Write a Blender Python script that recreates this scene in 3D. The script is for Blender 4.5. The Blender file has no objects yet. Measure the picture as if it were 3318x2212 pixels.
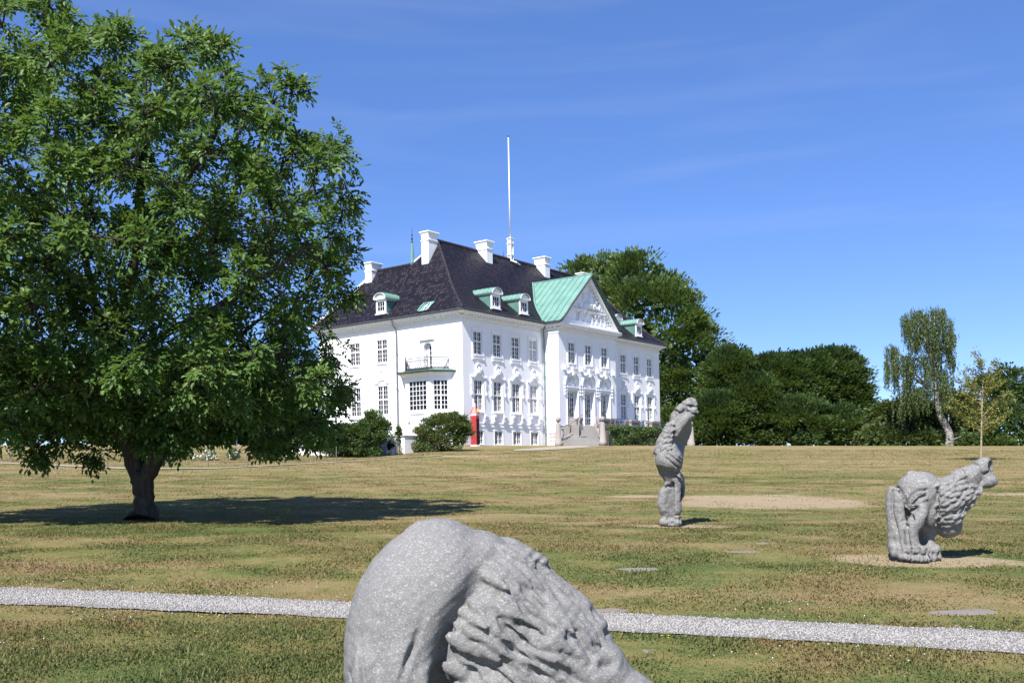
import bpy, bmesh, math, random
import numpy as np
from mathutils import Vector, Matrix
from mathutils.bvhtree import BVHTree
R = math.radians
random.seed(7); rng = np.random.default_rng(7)
C = bpy.context.scene.collection
SC = bpy.context.scene

# ---------------------------------------------------------------- camera, world, sun, exposure
FPX, ROLL, HY, EYE = 3206.5, -.01904, 1527.6, 1.65      # focal length in photo pixels, roll, horizon row, eye height
cam = bpy.data.cameras.new('camera'); camo = bpy.data.objects.new('camera', cam); C.objects.link(camo)
cam.sensor_fit = 'HORIZONTAL'; cam.sensor_width = 36; cam.lens = FPX/3318*36
cam.shift_y = (HY-1106)/3318
cam.clip_start = .05; cam.clip_end = 2000
camo.matrix_world = Matrix.Translation((0, 0, EYE)) @ Matrix.Rotation(R(90), 4, 'X') @ Matrix.Rotation(ROLL, 4, 'Z')
SC.camera = camo

SUN_AZ, SUN_EL = R(22.7), R(50.3)        # light travels this far right of straight ahead, and down
w = bpy.data.worlds.new('World'); SC.world = w; w.use_nodes = True
nt = w.node_tree; bgn = nt.nodes['Background']
sky = nt.nodes.new('ShaderNodeTexSky'); sky.sky_type = 'NISHITA'; sky.sun_disc = False
sky.sun_elevation = SUN_EL; sky.sun_rotation = R(180)+SUN_AZ
sky.air_density = .6; sky.dust_density = 0; sky.ozone_density = 8.0; sky.altitude = 50
hs = nt.nodes.new('ShaderNodeHueSaturation'); hs.inputs['Saturation'].default_value = 1.24; hs.inputs['Value'].default_value = 1.06; hs.inputs['Hue'].default_value = .514
gmm = nt.nodes.new('ShaderNodeGamma'); gmm.inputs['Gamma'].default_value = .68
nt.links.new(sky.outputs[0], gmm.inputs['Color']); nt.links.new(gmm.outputs[0], hs.inputs['Color']); 
# a few faint wisps of high cloud
tcw = nt.nodes.new('ShaderNodeTexCoord'); mpw = nt.nodes.new('ShaderNodeMapping'); mpw.inputs['Rotation'].default_value = (0, .12, .35); mpw.inputs['Scale'].default_value = (1.6, 2.4, 17)
nzw = nt.nodes.new('ShaderNodeTexNoise'); nzw.inputs['Scale'].default_value = 1.5; nzw.inputs['Detail'].default_value = 6; nzw.inputs['Distortion'].default_value = .7
mrw = nt.nodes.new('ShaderNodeMapRange'); mrw.inputs[1].default_value = .5; mrw.inputs[2].default_value = .82; mrw.inputs[3].default_value = 0; mrw.inputs[4].default_value = .11
mxw = nt.nodes.new('ShaderNodeMix'); mxw.data_type = 'RGBA'; mxw.inputs[7].default_value = (2.1, 2.4, 2.9, 1)
nt.links.new(tcw.outputs['Generated'], mpw.inputs[0]); nt.links.new(mpw.outputs[0], nzw.inputs[0]); nt.links.new(nzw.outputs[0], mrw.inputs[0]); nt.links.new(mrw.outputs[0], mxw.inputs[0])
nt.links.new(hs.outputs[0], mxw.inputs[6]); nt.links.new(mxw.outputs[2], bgn.inputs[0]); bgn.inputs[1].default_value = .145
sl = bpy.data.lights.new('sun', 'SUN'); slo = bpy.data.objects.new('sun', sl); C.objects.link(slo)
sl.energy = 4.1; sl.angle = R(.53); sl.color = (1, .955, .89)
LDIR = Vector((math.sin(SUN_AZ)*math.cos(SUN_EL), math.cos(SUN_AZ)*math.cos(SUN_EL), -math.sin(SUN_EL)))
slo.rotation_euler = LDIR.to_track_quat('-Z', 'Y').to_euler(); slo.location = (-20, -40, 60)
SC.view_settings.view_transform = 'Standard'; SC.view_settings.look = 'None'
SC.view_settings.exposure = 1.2; SC.view_settings.gamma = 1
SC.cycles.max_bounces = 6; SC.cycles.transparent_max_bounces = 4
SC.cycles.diffuse_bounces = 3; SC.cycles.glossy_bounces = 2; SC.cycles.transmission_bounces = 3
SC.cycles.use_denoising = True

# ---------------------------------------------------------------- the lie of the land
def sstep(a, b, x):
    t = np.clip((x-a)/(b-a), 0, 1); return t*t*(3-2*t)
_HY = np.arange(-60, 400, .5)                       # rise of the lawn with distance: up to the statues, level beneath the walnut, then up to the house
_HZ = np.interp(_HY, [-60, 0, 15.5, 24.5, 72, 112, 262, 400], [-1.5, 0, .765, .85, 3.55, 4.61, 5.8, 5.8])
_HZ = np.convolve(np.pad(_HZ, 6, 'edge'), np.ones(13)/13, 'valid')
def H(x, y):
    x = np.asarray(x, float); y = np.asarray(y, float)
    h = np.interp(y, _HY, _HZ)
    h = h - .02*np.clip(x, -60, 60)
    h = h - .28*sstep(-4, -9, x)*np.exp(-((y-58)/8)**2)
    return h
def hz(x, y): return float(H(x, y))
_cr, _sr = math.cos(ROLL), math.sin(ROLL)
def ray(px, py):
    du, dv = px-1659, py-HY
    return np.array([(_cr*du+_sr*dv)/FPX, 1.0, -(-_sr*du+_cr*dv)/FPX])
def at(px, py, d):                        # where a line of sight of the survey photograph meets distance d
    p = ray(px, py)*d; p[2] += EYE; return p
def ground(px, py, lo=3., hi=140.):       # where it meets the ground
    q = ray(px, py); prev = lo
    for t in np.arange(lo, hi, .1):
        if EYE+q[2]*t < hz(q[0]*t, t):
            a, b = prev, t
            for _ in range(30):
                m = (a+b)/2
                if EYE+q[2]*m < hz(q[0]*m, m): b = m
                else: a = m
            return np.array([q[0]*b, b, hz(q[0]*b, b)])
        prev = t
    return np.array([q[0]*hi, hi, hz(q[0]*hi, hi)])

# ---------------------------------------------------------------- object helpers
def tag(o, label=None, cat=None, group=None, kind=None):
    if label: o['label'] = label
    if cat: o['category'] = cat
    if group: o['group'] = group
    if kind: o['kind'] = kind
    return o
def empty(name, loc=(0, 0, 0), rz=0, label=None, cat=None, group=None):
    o = bpy.data.objects.new(name, None); C.objects.link(o)
    o.location = loc; o.rotation_euler = (0, 0, rz); o.empty_display_size = .2
    return tag(o, label, cat, group)
def link(name, me, mats=(), parent=None):
    o = bpy.data.objects.new(name, me); C.objects.link(o)
    for m in (mats if isinstance(mats, (list, tuple)) else [mats]): me.materials.append(m)
    if parent is not None: o.parent = parent
    return o
def npmesh(name, V, F, k, smooth=False, attrs=None):
    """mesh from arrays: V (n,3), F (m,k) of equal-sided faces"""
    me = bpy.data.meshes.new(name); V = np.ascontiguousarray(V, np.float32); F = np.ascontiguousarray(F, np.int32)
    me.vertices.add(len(V)); me.vertices.foreach_set('co', V.ravel())
    me.loops.add(F.size); me.loops.foreach_set('vertex_index', F.ravel())
    me.polygons.add(len(F)); me.polygons.foreach_set('loop_start', np.arange(0, F.size, k, dtype=np.int32))
    me.polygons.foreach_set('loop_total', np.full(len(F), k, np.int32))
    if smooth: me.polygons.foreach_set('use_smooth', np.ones(len(F), bool))
    me.update(calc_edges=True)
    for nm, arr in (attrs or {}).items():
        a = me.attributes.new(nm, 'FLOAT', 'POINT'); a.data.foreach_set('value', np.ascontiguousarray(arr, np.float32))
    return me
class MB:
    """collects pieces of one part"""
    def __init__(s): s.v = []; s.f = []; s.m = []
    def add(s, v, f, mi=0):
        o = len(s.v); s.v += [tuple(map(float, p)) for p in v]; s.f += [tuple(i+o for i in q) for q in f]; s.m += [mi]*len(f)
    def box(s, x0, x1, y0, y1, z0, z1, mp=None, mi=0):
        v = [(x, y, z) for x in (x0, x1) for y in (y0, y1) for z in (z0, z1)]
        if mp: v = [mp(*p) for p in v]
        s.add(v, [(0, 1, 3, 2), (4, 6, 7, 5), (0, 4, 5, 1), (2, 3, 7, 6), (0, 2, 6, 4), (1, 5, 7, 3)], mi)
    def prism(s, poly, y0, y1, mp=None, mi=0):
        """polygon in (u,z), extruded along v"""
        n = len(poly); v = [(u, y0, z) for u, z in poly]+[(u, y1, z) for u, z in poly]
        if mp: v = [mp(*p) for p in v]
        s.add(v, [tuple(range(n)), tuple(range(2*n-1, n-1, -1))]+[(i, (i+1) % n, n+(i+1) % n, n+i) for i in range(n)], mi)
    def plan(s, poly, z0, z1, mi=0):
        n = len(poly); v = [(x, y, z0) for x, y in poly]+[(x, y, z1) for x, y in poly]
        s.add(v, [tuple(range(n-1, -1, -1)), tuple(range(n, 2*n))]+[(i, (i+1) % n, n+(i+1) % n, n+i) for i in range(n)], mi)
    def ring(s, outer, inner, y0, y1, mp=None, mi=0, closed=False):
        """band between two polylines in (u,z)"""
        n = len(outer); v = []
        for y in (y0, y1):
            v += [(u, y, z) for u, z in outer]+[(u, y, z) for u, z in inner]
        if mp: v = [mp(*p) for p in v]
        f = []; rngn = range(n if closed else n-1)
        for i in rngn:
            j = (i+1) % n
            f += [(i, j, n+j, n+i), (2*n+i, 3*n+i, 3*n+j, 2*n+j), (i, 2*n+i, 2*n+j, j), (n+i, n+j, 3*n+j, 3*n+i)]
        if not closed: f += [(0, n, 3*n, 2*n), (n-1, 3*n-1, 4*n-1, 2*n-1)]
        s.add(v, f, mi)
    def tube(s, pts, r, seg=6, mi=0, cap=True):
        pts = [Vector(p) for p in pts]; n = len(pts)
        rr = r if hasattr(r, '__len__') else [r]*n
        up = Vector((.13, .21, .97)); V = []; F = []
        for i, p in enumerate(pts):
            d = (pts[min(i+1, n-1)]-pts[max(i-1, 0)])
            if d.length < 1e-9: d = Vector((0, 0, 1))
            d.normalize(); a = d.cross(up)
            if a.length < .1: a = d.cross(Vector((1, 0, 0)))
            a.normalize(); b = d.cross(a); up = a.cross(d) if False else up
            for k in range(seg):
                t = 2*math.pi*k/seg; V.append(p+(a*math.cos(t)+b*math.sin(t))*rr[i])
        for i in range(n-1):
            for k in range(seg):
                k2 = (k+1) % seg; F.append((i*seg+k, i*seg+k2, (i+1)*seg+k2, (i+1)*seg+k))
        if cap: F += [tuple(range(seg-1, -1, -1)), tuple((n-1)*seg+k for k in range(seg))]
        s.add(V, F, mi)
    def lathe(s, prof, c=(0, 0, 0), seg=16, mi=0):
        V = []; F = []; n = len(prof)
        for r_, z in prof:
            for k in range(seg):
                t = 2*math.pi*k/seg; V.append((c[0]+r_*math.cos(t), c[1]+r_*math.sin(t), c[2]+z))
        for i in range(n-1):
            for k in range(seg):
                k2 = (k+1) % seg; F.append((i*seg+k, i*seg+k2, (i+1)*seg+k2, (i+1)*seg+k))
        F += [tuple(range(seg-1, -1, -1)), tuple((n-1)*seg+k for k in range(seg))]
        s.add(V, F, mi)
    def blob(s, c, r, mp=None, mi=0, nu=10, nv=6):
        V = []; F = []
        for j in range(nv+1):
            ph = math.pi*j/nv
            for k in range(nu):
                t = 2*math.pi*k/nu
                p = (c[0]+r[0]*math.sin(ph)*math.cos(t), c[1]+r[1]*math.sin(ph)*math.sin(t), c[2]+r[2]*math.cos(ph))
                V.append(mp(*p) if mp else p)
        for j in range(nv):
            for k in range(nu): F.append((j*nu+k, j*nu+(k+1) % nu, (j+1)*nu+(k+1) % nu, (j+1)*nu+k))
        s.add(V, F, mi)
    def build(s, name, mats, parent=None, smooth=False, bevel=0):
        me = bpy.data.meshes.new(name); me.from_pydata(s.v, [], s.f)
        bm = bmesh.new(); bm.from_mesh(me)
        bmesh.ops.recalc_face_normals(bm, faces=bm.faces[:])
        bm.to_mesh(me); bm.free()
        for m in (mats if isinstance(mats, (list, tuple)) else [mats]): me.materials.append(m)
        for p, mi in zip(me.polygons, s.m):
            p.material_index = mi; p.use_smooth = smooth
        o = bpy.data.objects.new(name, me); C.objects.link(o)
        if parent is not None: o.parent = parent
        if bevel:
            b = o.modifiers.new('bevel', 'BEVEL'); b.width = bevel; b.segments = 1; b.limit_method = 'ANGLE'
        return o

# ---------------------------------------------------------------- material helpers
class NT:
    def __init__(s, name):
        s.m = bpy.data.materials.new(name); s.m.use_nodes = True; s.t = s.m.node_tree
        s.p = s.t.nodes['Principled BSDF']; s.out = s.t.nodes['Material Output']
    def n(s, typ, ins=None, **kw):
        nd = s.t.nodes.new('ShaderNode'+typ)
        for k, v in kw.items(): setattr(nd, k, v)
        for k, v in (ins or {}).items():
            if isinstance(v, bpy.types.NodeSocket): s.t.links.new(v, nd.inputs[k])
            else: nd.inputs[k].default_value = v
        return nd
    def l(s, a, b): s.t.links.new(a, b)
    def math(s, op, a, b=0., c=0.):
        return s.n('Math', {0: a, 1: b, 2: c}, operation=op).outputs[0]
    def mix(s, fac, a, b, blend='MIX'):
        nd = s.n('Mix', data_type='RGBA', blend_type=blend)
        for i, v in ((0, fac), (6, a), (7, b)):
            if isinstance(v, bpy.types.NodeSocket): s.t.links.new(v, nd.inputs[i])
            else: nd.inputs[i].default_value = (tuple(v)+(1,))[:4] if hasattr(v, '__len__') else v
        return nd.outputs[2]
    def noise(s, scale, detail=3, rough=.55, vec=None, dist=0):
        nd = s.n('TexNoise', {'Scale': scale, 'Detail': detail, 'Roughness': rough, 'Distortion': dist})
        if vec is not None: s.l(vec, nd.inputs['Vector'])
        return nd.outputs[0]
    def ramp(s, fac, stops):
        nd = s.n('ValToRGB'); s.l(fac, nd.inputs[0]); e = nd.color_ramp.elements
        while len(e) < len(stops): e.new(.5)
        for el, (p, c) in zip(e, stops):
            el.position = p; el.color = (tuple(c)+(1,))[:4] if hasattr(c, '__len__') else (c, c, c, 1)
        return nd.outputs[0]
    def mapr(s, v, a, b, c, d, smooth=False):
        nd = s.n('MapRange', {0: v, 1: a, 2: b, 3: c, 4: d})
        if smooth: nd.interpolation_type = 'SMOOTHSTEP'
        return nd.outputs[0]
    def obj(s): return s.n('TexCoord').outputs['Object']
    def bump(s, h, strength=.5, dist=.02):
        nd = s.n('Bump', {'Strength': strength, 'Distance': dist, 'Height': h}); s.l(nd.outputs[0], s.p.inputs['Normal']); return nd
    def col(s, c, rough=.6, spec=.3, metal=0):
        if isinstance(c, bpy.types.NodeSocket): s.l(c, s.p.inputs['Base Color'])
        else: s.p.inputs['Base Color'].default_value = (tuple(c)+(1,))[:4]
        if isinstance(rough, bpy.types.NodeSocket): s.l(rough, s.p.inputs['Roughness'])
        else: s.p.inputs['Roughness'].default_value = rough
        s.p.inputs['Specular IOR Level'].default_value = spec; s.p.inputs['Metallic'].default_value = metal
        return s
def plain(name, c, rough=.6, spec=.3, var=.12, scale=6., bump=0., metal=0):
    t = NT(name); v = t.obj(); f = t.noise(scale, 4, .6, v)
    a = tuple(x*(1-var) for x in c); b = tuple(min(1, x*(1+var)) for x in c)
    t.col(t.ramp(f, [(.3, a), (.7, b)]), rough, spec, metal)
    if bump: t.bump(t.noise(scale*6, 4, .65, v), bump, .01)
    return t.m
# ---------------------------------------------------------------- materials
M = {}
def _wall():
    t = NT('white_render'); v = t.obj(); a = t.noise(.7, 4, .6, v)
    st = t.n('Mapping', {'Vector': v, 'Scale': (1.6, 1.6, .18)}).outputs[0]
    b = t.noise(1.3, 4, .65, st)
    c = t.ramp(a, [(.3, (.80, .805, .83)), (.7, (.85, .85, .865))])
    c = t.mix(t.mapr(b, .58, .8, 0, .28), c, (.66, .67, .69))
    t.col(c, .8, .2); t.bump(t.noise(14, 5, .7, v), .12, .02); return t.m
M['wall'] = _wall()
M['trim'] = plain('white_stucco', (.82, .825, .84), .75, .2, .04, 3, .08)
M['paint'] = plain('white_paint', (.80, .80, .80), .45, .4, .03, 5)
M['plinth'] = plain('grey_plinth', (.26, .24, .25), .9, .2, .15, 3, .3)
def _glass():
    t = NT('window_glass'); v = t.obj(); f = t.noise(1.1, 2, .5, v)
    t.col(t.ramp(f, [(.35, (.004, .0045, .006)), (.7, (.012, .012, .015))]), .08, .3); return t.m
M['glass'] = _glass()
M['blind'] = plain('drawn_blind', (.52, .46, .45), .8, .2, .06, 4)
def _copper(name='verdigris_copper', c0=(.115, .238, .198), c1=(.17, .315, .268)):
    t = NT(name); v = t.obj(); a = t.noise(.9, 5, .65, v)
    c = t.ramp(a, [(.28, c0), (.7, c1)])
    st = t.n('Mapping', {'Vector': v, 'Scale': (3, 3, .4)}).outputs[0]
    c = t.mix(t.mapr(t.noise(2.2, 4, .7, st), .6, .85, 0, .45), c, (.075, .18, .15))
    t.col(c, .55, .3); return t.m
M['copper'] = _copper()
M['copper_dark'] = _copper('dull_copper', (.07, .16, .135), (.11, .22, .185))
M['gutter'] = plain('aged_gutter', (.05, .055, .06), .5, .4, .3, 4)
M['pipe'] = plain('zinc_pipe', (.14, .155, .17), .5, .4, .25, 3)
M['iron'] = plain('wrought_iron', (.025, .026, .028), .5, .4, .2, 9)
def _tiles(name, axis):
    t = NT(name); v = t.obj(); s = t.n('SeparateXYZ', {0: v})
    u = s.outputs[axis]; z = s.outputs[2]
    un = t.math('DIVIDE', u, .23); zn = t.math('DIVIDE', z, .24)
    fu = t.math('FRACT', un); fz = t.math('FRACT', zn)
    wave = t.math('SINE', t.math('MULTIPLY', un, 6.2832))
    cell = t.n('CombineXYZ', {0: t.math('FLOOR', un), 1: t.math('FLOOR', zn), 2: float(axis)}).outputs[0]
    wn = t.n('TexWhiteNoise', {'Vector': cell}, noise_dimensions='3D')
    rnd = wn.outputs[0]
    h = t.math('ADD', t.math('MULTIPLY', wave, .35), t.math('MULTIPLY', fz, -.45))
    h = t.math('ADD', h, t.math('MULTIPLY', t.noise(9, 3, .6, v), .5))
    c = t.ramp(rnd, [(0, (.009, .008, .012)), (.6, (.0135, .0115, .017)), (1, (.021, .018, .025))])
    big = t.noise(.5, 4, .6, v); c = t.mix(t.mapr(big, .55, .8, 0, .3), c, (.024, .021, .026))
    # sun glints painted as pale specks on some tiles, mostly the side slopes
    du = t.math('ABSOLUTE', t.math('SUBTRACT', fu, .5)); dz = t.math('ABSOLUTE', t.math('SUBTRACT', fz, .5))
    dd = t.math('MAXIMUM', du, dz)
    pale_tone = t.math('MULTIPLY', t.math('LESS_THAN', dd, .14), t.mapr(wn.outputs[0], GLINT[axis], 1, 0, 1))
    c = t.mix(t.math('MULTIPLY', pale_tone, .42), c, (.20, .19, .21))
    rough = t.mapr(rnd, 0, 1, .38, .6)
    t.col(c, rough, .10); t.bump(h, .5, .045); return t.m
GLINT = {0: .993, 1: .35}  # cut-off for the painted glints: many on the side slopes, few in front
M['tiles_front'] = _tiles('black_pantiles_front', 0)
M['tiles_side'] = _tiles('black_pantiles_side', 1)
M['ridge'] = plain('ridge_tiles', (.035, .03, .038), .6, .3, .35, 5, .3)
M['pale_tone'] = plain('limewashed_flashing', (.62, .6, .6), .8, .2, .15, 5)
def _stone(name, c, sc=40):
    t = NT(name); v = t.obj(); a = t.noise(1.2, 4, .6, v); b = t.noise(sc, 3, .7, v)
    k = t.ramp(a, [(.3, tuple(x*.85 for x in c)), (.7, tuple(x*1.1 for x in c))])
    k = t.mix(t.mapr(b, .4, .65, 0, .35), k, tuple(x*.55 for x in c))
    t.col(k, .8, .25); t.bump(b, .2, .01); return t.m
M['pink_granite'] = _stone('pinkish_granite', (.285, .258, .245))
M['step_granite'] = _stone('grey_granite_steps', (.25, .238, .23))
M['slab'] = _stone('flat_field_stone', (.21, .185, .165), 60)
def _sculpt(name, sc, c=(.168, .165, .162), bs=1.):
    """pointed granite: light chisel flecks on grey, darker crystals"""
    t = NT(name); v = t.obj()
    st = t.n('Mapping', {'Vector': v, 'Rotation': (.5, .9, .3), 'Scale': (sc*.7, sc, sc)}).outputs[0]
    f1 = t.noise(1, 2, .6, st, .6)
    f2 = t.noise(sc*1.7, 2, .6, v)
    big = t.noise(3.5, 4, .6, v)
    k = t.ramp(big, [(.3, tuple(x*.9 for x in c)), (.7, tuple(x*1.07 for x in c))])
    k = t.mix(t.mapr(f1, .53, .64, 0, .66), k, (.34, .34, .34))
    k = t.mix(t.mapr(f2, .56, .65, 0, .75), k, (.10, .098, .096))
    rust = t.noise(9, 2, .5, v); k = t.mix(t.mapr(rust, .74, .8, 0, .4), k, (.14, .095, .07))
    t.col(k, .75, .25)
    h = t.math('ADD', t.math('MULTIPLY', f1, .8), t.math('MULTIPLY', f2, .5))
    t.bump(h, .6, .55/sc*bs); return t.m
M['sculpt_near'] = _sculpt('pointed_granite', 150)
M['sculpt_far'] = _sculpt('pointed_granite_coarse', 42, (.185, .180, .175), 1.6)
def _bark(name, c, sc=1.):
    t = NT(name); v = t.obj()
    st = t.n('Mapping', {'Vector': v, 'Scale': (14*sc, 14*sc, 2.5*sc)}).outputs[0]
    f = t.noise(1, 5, .7, st, .8)
    t.col(t.ramp(f, [(.3, tuple(x*.4 for x in c)), (.62, c), (.8, tuple(min(1, x*1.7) for x in c))]), .9, .15)
    t.bump(f, .9, .04); return t.m
M['bark'] = _bark('furrowed_bark', (.085, .07, .055))
M['bark_grey'] = _bark('grey_bark', (.12, .105, .09), .5)
def _birch():
    t = NT('birch_bark'); v = t.obj()
    st = t.n('Mapping', {'Vector': v, 'Scale': (2, 2, 5)}).outputs[0]
    f = t.noise(1, 4, .7, st)
    t.col(t.ramp(f, [(.40, (.05, .04, .04)), (.52, (.27, .25, .235)), (.75, (.42, .40, .385))]), .8, .2); return t.m
M['birch'] = _birch()
def leafmat(name, cols, trans=.35, rough=.45, spec=.35, tcol=None):
    t = NT(name); a = t.n('Attribute', attribute_name='rnd').outputs['Fac']
    n = len(cols); c = t.ramp(a, [(i/(n-1), k) for i, k in enumerate(cols)])
    t.col(c, rough, spec)
    if trans:
        hsv = t.mix(.6, c, tcol or (.16, .24, .03))
        tr = t.n('BsdfTranslucent', {'Color': hsv}); ms = t.n('MixShader', {0: trans})
        t.l(t.p.outputs[0], ms.inputs[1]); t.l(tr.outputs[0], ms.inputs[2]); t.l(ms.outputs[0], t.out.inputs[0])
    return t.m
M['walnut'] = leafmat('walnut_leaves', [(.045, .10, .022), (.075, .15, .034), (.105, .19, .046), (.145, .215, .06)], .4, .45, .32)
M['beech'] = leafmat('beech_leaves', [(.025, .055, .018), (.045, .085, .025), (.08, .125, .035)], .22, .5, .35)
M['beech_light'] = leafmat('pale_beech_leaves', [(.05, .095, .024), (.09, .145, .036), (.14, .19, .052)], .25, .5, .35)  # paler green than the other beech leaves
M['dark_leaf'] = leafmat('dark_hedge_leaves', [(.026, .058, .017), (.054, .095, .028), (.10, .145, .045)], .3, .5, .3)
M['birch_leaf'] = leafmat('birch_leaves', [(.045, .075, .022), (.075, .108, .034), (.11, .14, .05)], .25, .5, .3)
M['sapling_leaf'] = leafmat('yellowing_leaves', [(.11, .15, .03), (.18, .20, .045), (.26, .225, .06)], .3, .5, .3, (.3, .24, .04))
M['bush_leaf'] = leafmat('shrub_leaves', [(.042, .085, .026), (.075, .13, .04), (.125, .18, .06)], .25, .45, .35)
M['bush_leaf_rust'] = leafmat('shrub_leaves_rusty', [(.045, .08, .024), (.078, .125, .036), (.12, .155, .05), (.19, .10, .055)], .25, .45, .35)
M['hedge_leaf'] = leafmat('clipped_hedge_leaves', [(.03, .06, .015), (.06, .11, .028), (.11, .17, .045)], .25, .45, .4)
M['twig'] = plain('twigs', (.07, .055, .045), .9, .2, .2, 5)
M['white_petal'] = plain('white_petals', (.8, .8, .76), .7, .2, .05, 9)
M['orange_petal'] = plain('orange_petals', (.6, .22, .06), .7, .2, .2, 9)
M['yellow_petal'] = plain('yellow_petals', (.75, .55, .04), .7, .2, .1, 9)
M['red'] = plain('red_gloss_paint', (.36, .028, .03), .4, .4, .06, 3)
M['red_roof'] = plain('pale_red_paint', (.42, .06, .065), .45, .4, .08, 3)  # paler red than the body, for the roof of the box
M['gold'] = plain('gilded_crest', (.7, .36, .05), .4, .5, .2, 20)
M['black'] = plain('black_cloth', (.012, .012, .013), .85, .2, .2, 20)
M['pale_cloth'] = plain('pale_trousers', (.5, .5, .55), .85, .2, .1, 20)
M['skin'] = plain('skin', (.5, .32, .25), .6, .3, .05, 20)
M['hair'] = plain('dark_hair', (.02, .014, .012), .6, .3, .3, 40)
M['old_render'] = plain('weathered_grey_render', (.42, .42, .44), .9, .2, .35, 2.2, .2)
M['stake'] = plain('weathered_wood', (.17, .15, .125), .9, .2, .2, 8)
M['rail'] = plain('grey_rail_paint', (.22, .22, .23), .6, .3, .1, 5)

DRY = []          # worn, straw-coloured places: cx, cy, rx, ry, turn
def lawn_colour(t, v):
    warp = t.noise(.9, 2, .5, v)
    wv = t.n('VectorMath', {0: v, 1: t.n('CombineXYZ', {0: t.math('MULTIPLY', warp, 1.2), 1: t.math('MULTIPLY', warp, -1.0)}).outputs[0]}, operation='ADD').outputs[0]
    a = t.noise(.33, 4, .6, wv); b = t.noise(1.5, 5, .68, wv); c = t.noise(7, 4, .7, v); d = t.noise(45, 3, .7, v)
    s = t.math('ADD', t.math('MULTIPLY', a, .50), t.math('MULTIPLY', b, .62))
    bands = t.noise(1, 3, .55, t.n('Mapping', {'Vector': wv, 'Rotation': (0, 0, .12), 'Scale': (.10, .75, .4)}).outputs[0])
    s = t.math('ADD', s, t.math('MULTIPLY', t.math('SUBTRACT', bands, .5), .65)); s = t.math('ADD', s, t.math('MULTIPLY', c, .42)); s = t.math('ADD', s, t.math('MULTIPLY', d, .22))
    sep = t.n('SeparateXYZ', {0: v})
    s = t.math('ADD', s, t.mapr(sep.outputs[1], 5, 45, -.06, .06))
    k = t.ramp(t.mapr(s, .62, 1.15, 0, 1), [(0, (.074, .108, .030)), (.26, (.114, .134, .042)), (.45, (.172, .160, .058)),
                                      (.62, (.222, .178, .080)), (.8, (.255, .196, .102)), (1, (.30, .238, .135))])
    red = t.noise(.8, 4, .65, wv); k = t.mix(t.mapr(red, .54, .72, 0, .55), k, (.205, .125, .062))
    for cx, cy, rx, ry, an in DRY:
        dx = t.math('SUBTRACT', sep.outputs[0], cx); dy = t.math('SUBTRACT', sep.outputs[1], cy)
        ca, sa = math.cos(an), math.sin(an)
        ex = t.math('DIVIDE', t.math('ADD', t.math('MULTIPLY', dx, ca), t.math('MULTIPLY', dy, sa)), rx)
        ey = t.math('DIVIDE', t.math('SUBTRACT', t.math('MULTIPLY', dy, ca), t.math('MULTIPLY', dx, sa)), ry)
        q = t.math('ADD', t.math('MULTIPLY', ex, ex), t.math('MULTIPLY', ey, ey))
        q = t.math('ADD', q, t.math('MULTIPLY', t.math('SUBTRACT', b, .5), 2.6))
        k = t.mix(t.mapr(q, 1.1, .55, 0, .85, True), k, t.ramp(d, [(.3, (.29, .22, .14)), (.7, (.385, .31, .205))]))
    return k, c, d
# ---------------------------------------------------------------- ground, paths
def struct(o): o['kind'] = 'structure'; return o
gm = ground(2190, 1702); gr = ground(2965, 1812); gf = np.array([-.02, 4.05, hz(-.02, 4.05)])
for a_, b_ in ((gm, (.95, .42)), (gr, (1.25, .62))): DRY.append((a_[0]+.05, a_[1]-.12, b_[0], b_[1], -.15))
s0, s1 = ground(2180, 1606), ground(2780, 1640)
sa_, sb_ = ground(2480, 1597), ground(2480, 1652); DRY.append(((sa_[0]+sb_[0])/2, (sa_[1]+sb_[1])/2, (ground(2880, 1640)[0]-ground(2080, 1608)[0])/2, (sa_[1]-sb_[1])*.5, math.atan2(s1[1]-s0[1], s1[0]-s0[0])*.6))
q_ = ground(2230, 1612); DRY.append((q_[0]-.4, q_[1]+.3, 1.6, .6, -.1))
q_ = ground(1500, 1478); DRY.append((q_[0], q_[1], 2.6, 1.0, 0))
q_ = ground(3160, 1600); DRY.append((q_[0]+.6, q_[1], 2.2, .5, -.2))

def ground_mesh():
    ys = np.concatenate([np.arange(-30, 2, 2.), np.arange(2, 20, .2), np.arange(20, 50, .6), np.arange(50, 115, 1.), np.arange(115, 330, 6.)])
    xs = np.concatenate([np.arange(-260, -40, 10.), np.arange(-40, -12, 1.2), np.arange(-12, 12, .25), np.arange(12, 40, 1.2), np.arange(40, 270, 10.)])
    X, Y = np.meshgrid(xs, ys); Z = H(X, Y)
    bump = .012*np.sin(X*2.1+1.3*np.sin(Y*1.7))*np.cos(Y*2.6+.8*np.sin(X*1.3)); Z = Z+bump*sstep(2.5, 5, Y)*0.8
    V = np.stack([X, Y, Z], -1).reshape(-1, 3); nx, ny = len(xs), len(ys)
    i = (np.arange(ny-1)[:, None]*nx+np.arange(nx-1)[None]).ravel()
    return npmesh('lawn', V, np.stack([i, i+1, i+nx+1, i+nx], -1), 4, True)
t = NT('dry_summer_lawn'); v = t.obj(); k, c_, d_ = lawn_colour(t, v)
t.col(k, .95, .1); t.bump(t.math('ADD', t.math('MULTIPLY', c_, .6), t.math('MULTIPLY', d_, .6)), .9, .05); M['lawn'] = t.m
struct(link('lawn', ground_mesh(), M['lawn']))
t = NT('grass_blades'); v = t.obj(); k, c_, d_ = lawn_colour(t, v)
rn = t.n('Attribute', attribute_name='rnd').outputs['Fac']
k = t.mix(t.mapr(rn, .0, .5, .25, 0), k, (.085, .145, .032)); k = t.mix(t.mapr(rn, .65, 1, 0, .5), k, (.36, .29, .16))
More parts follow.
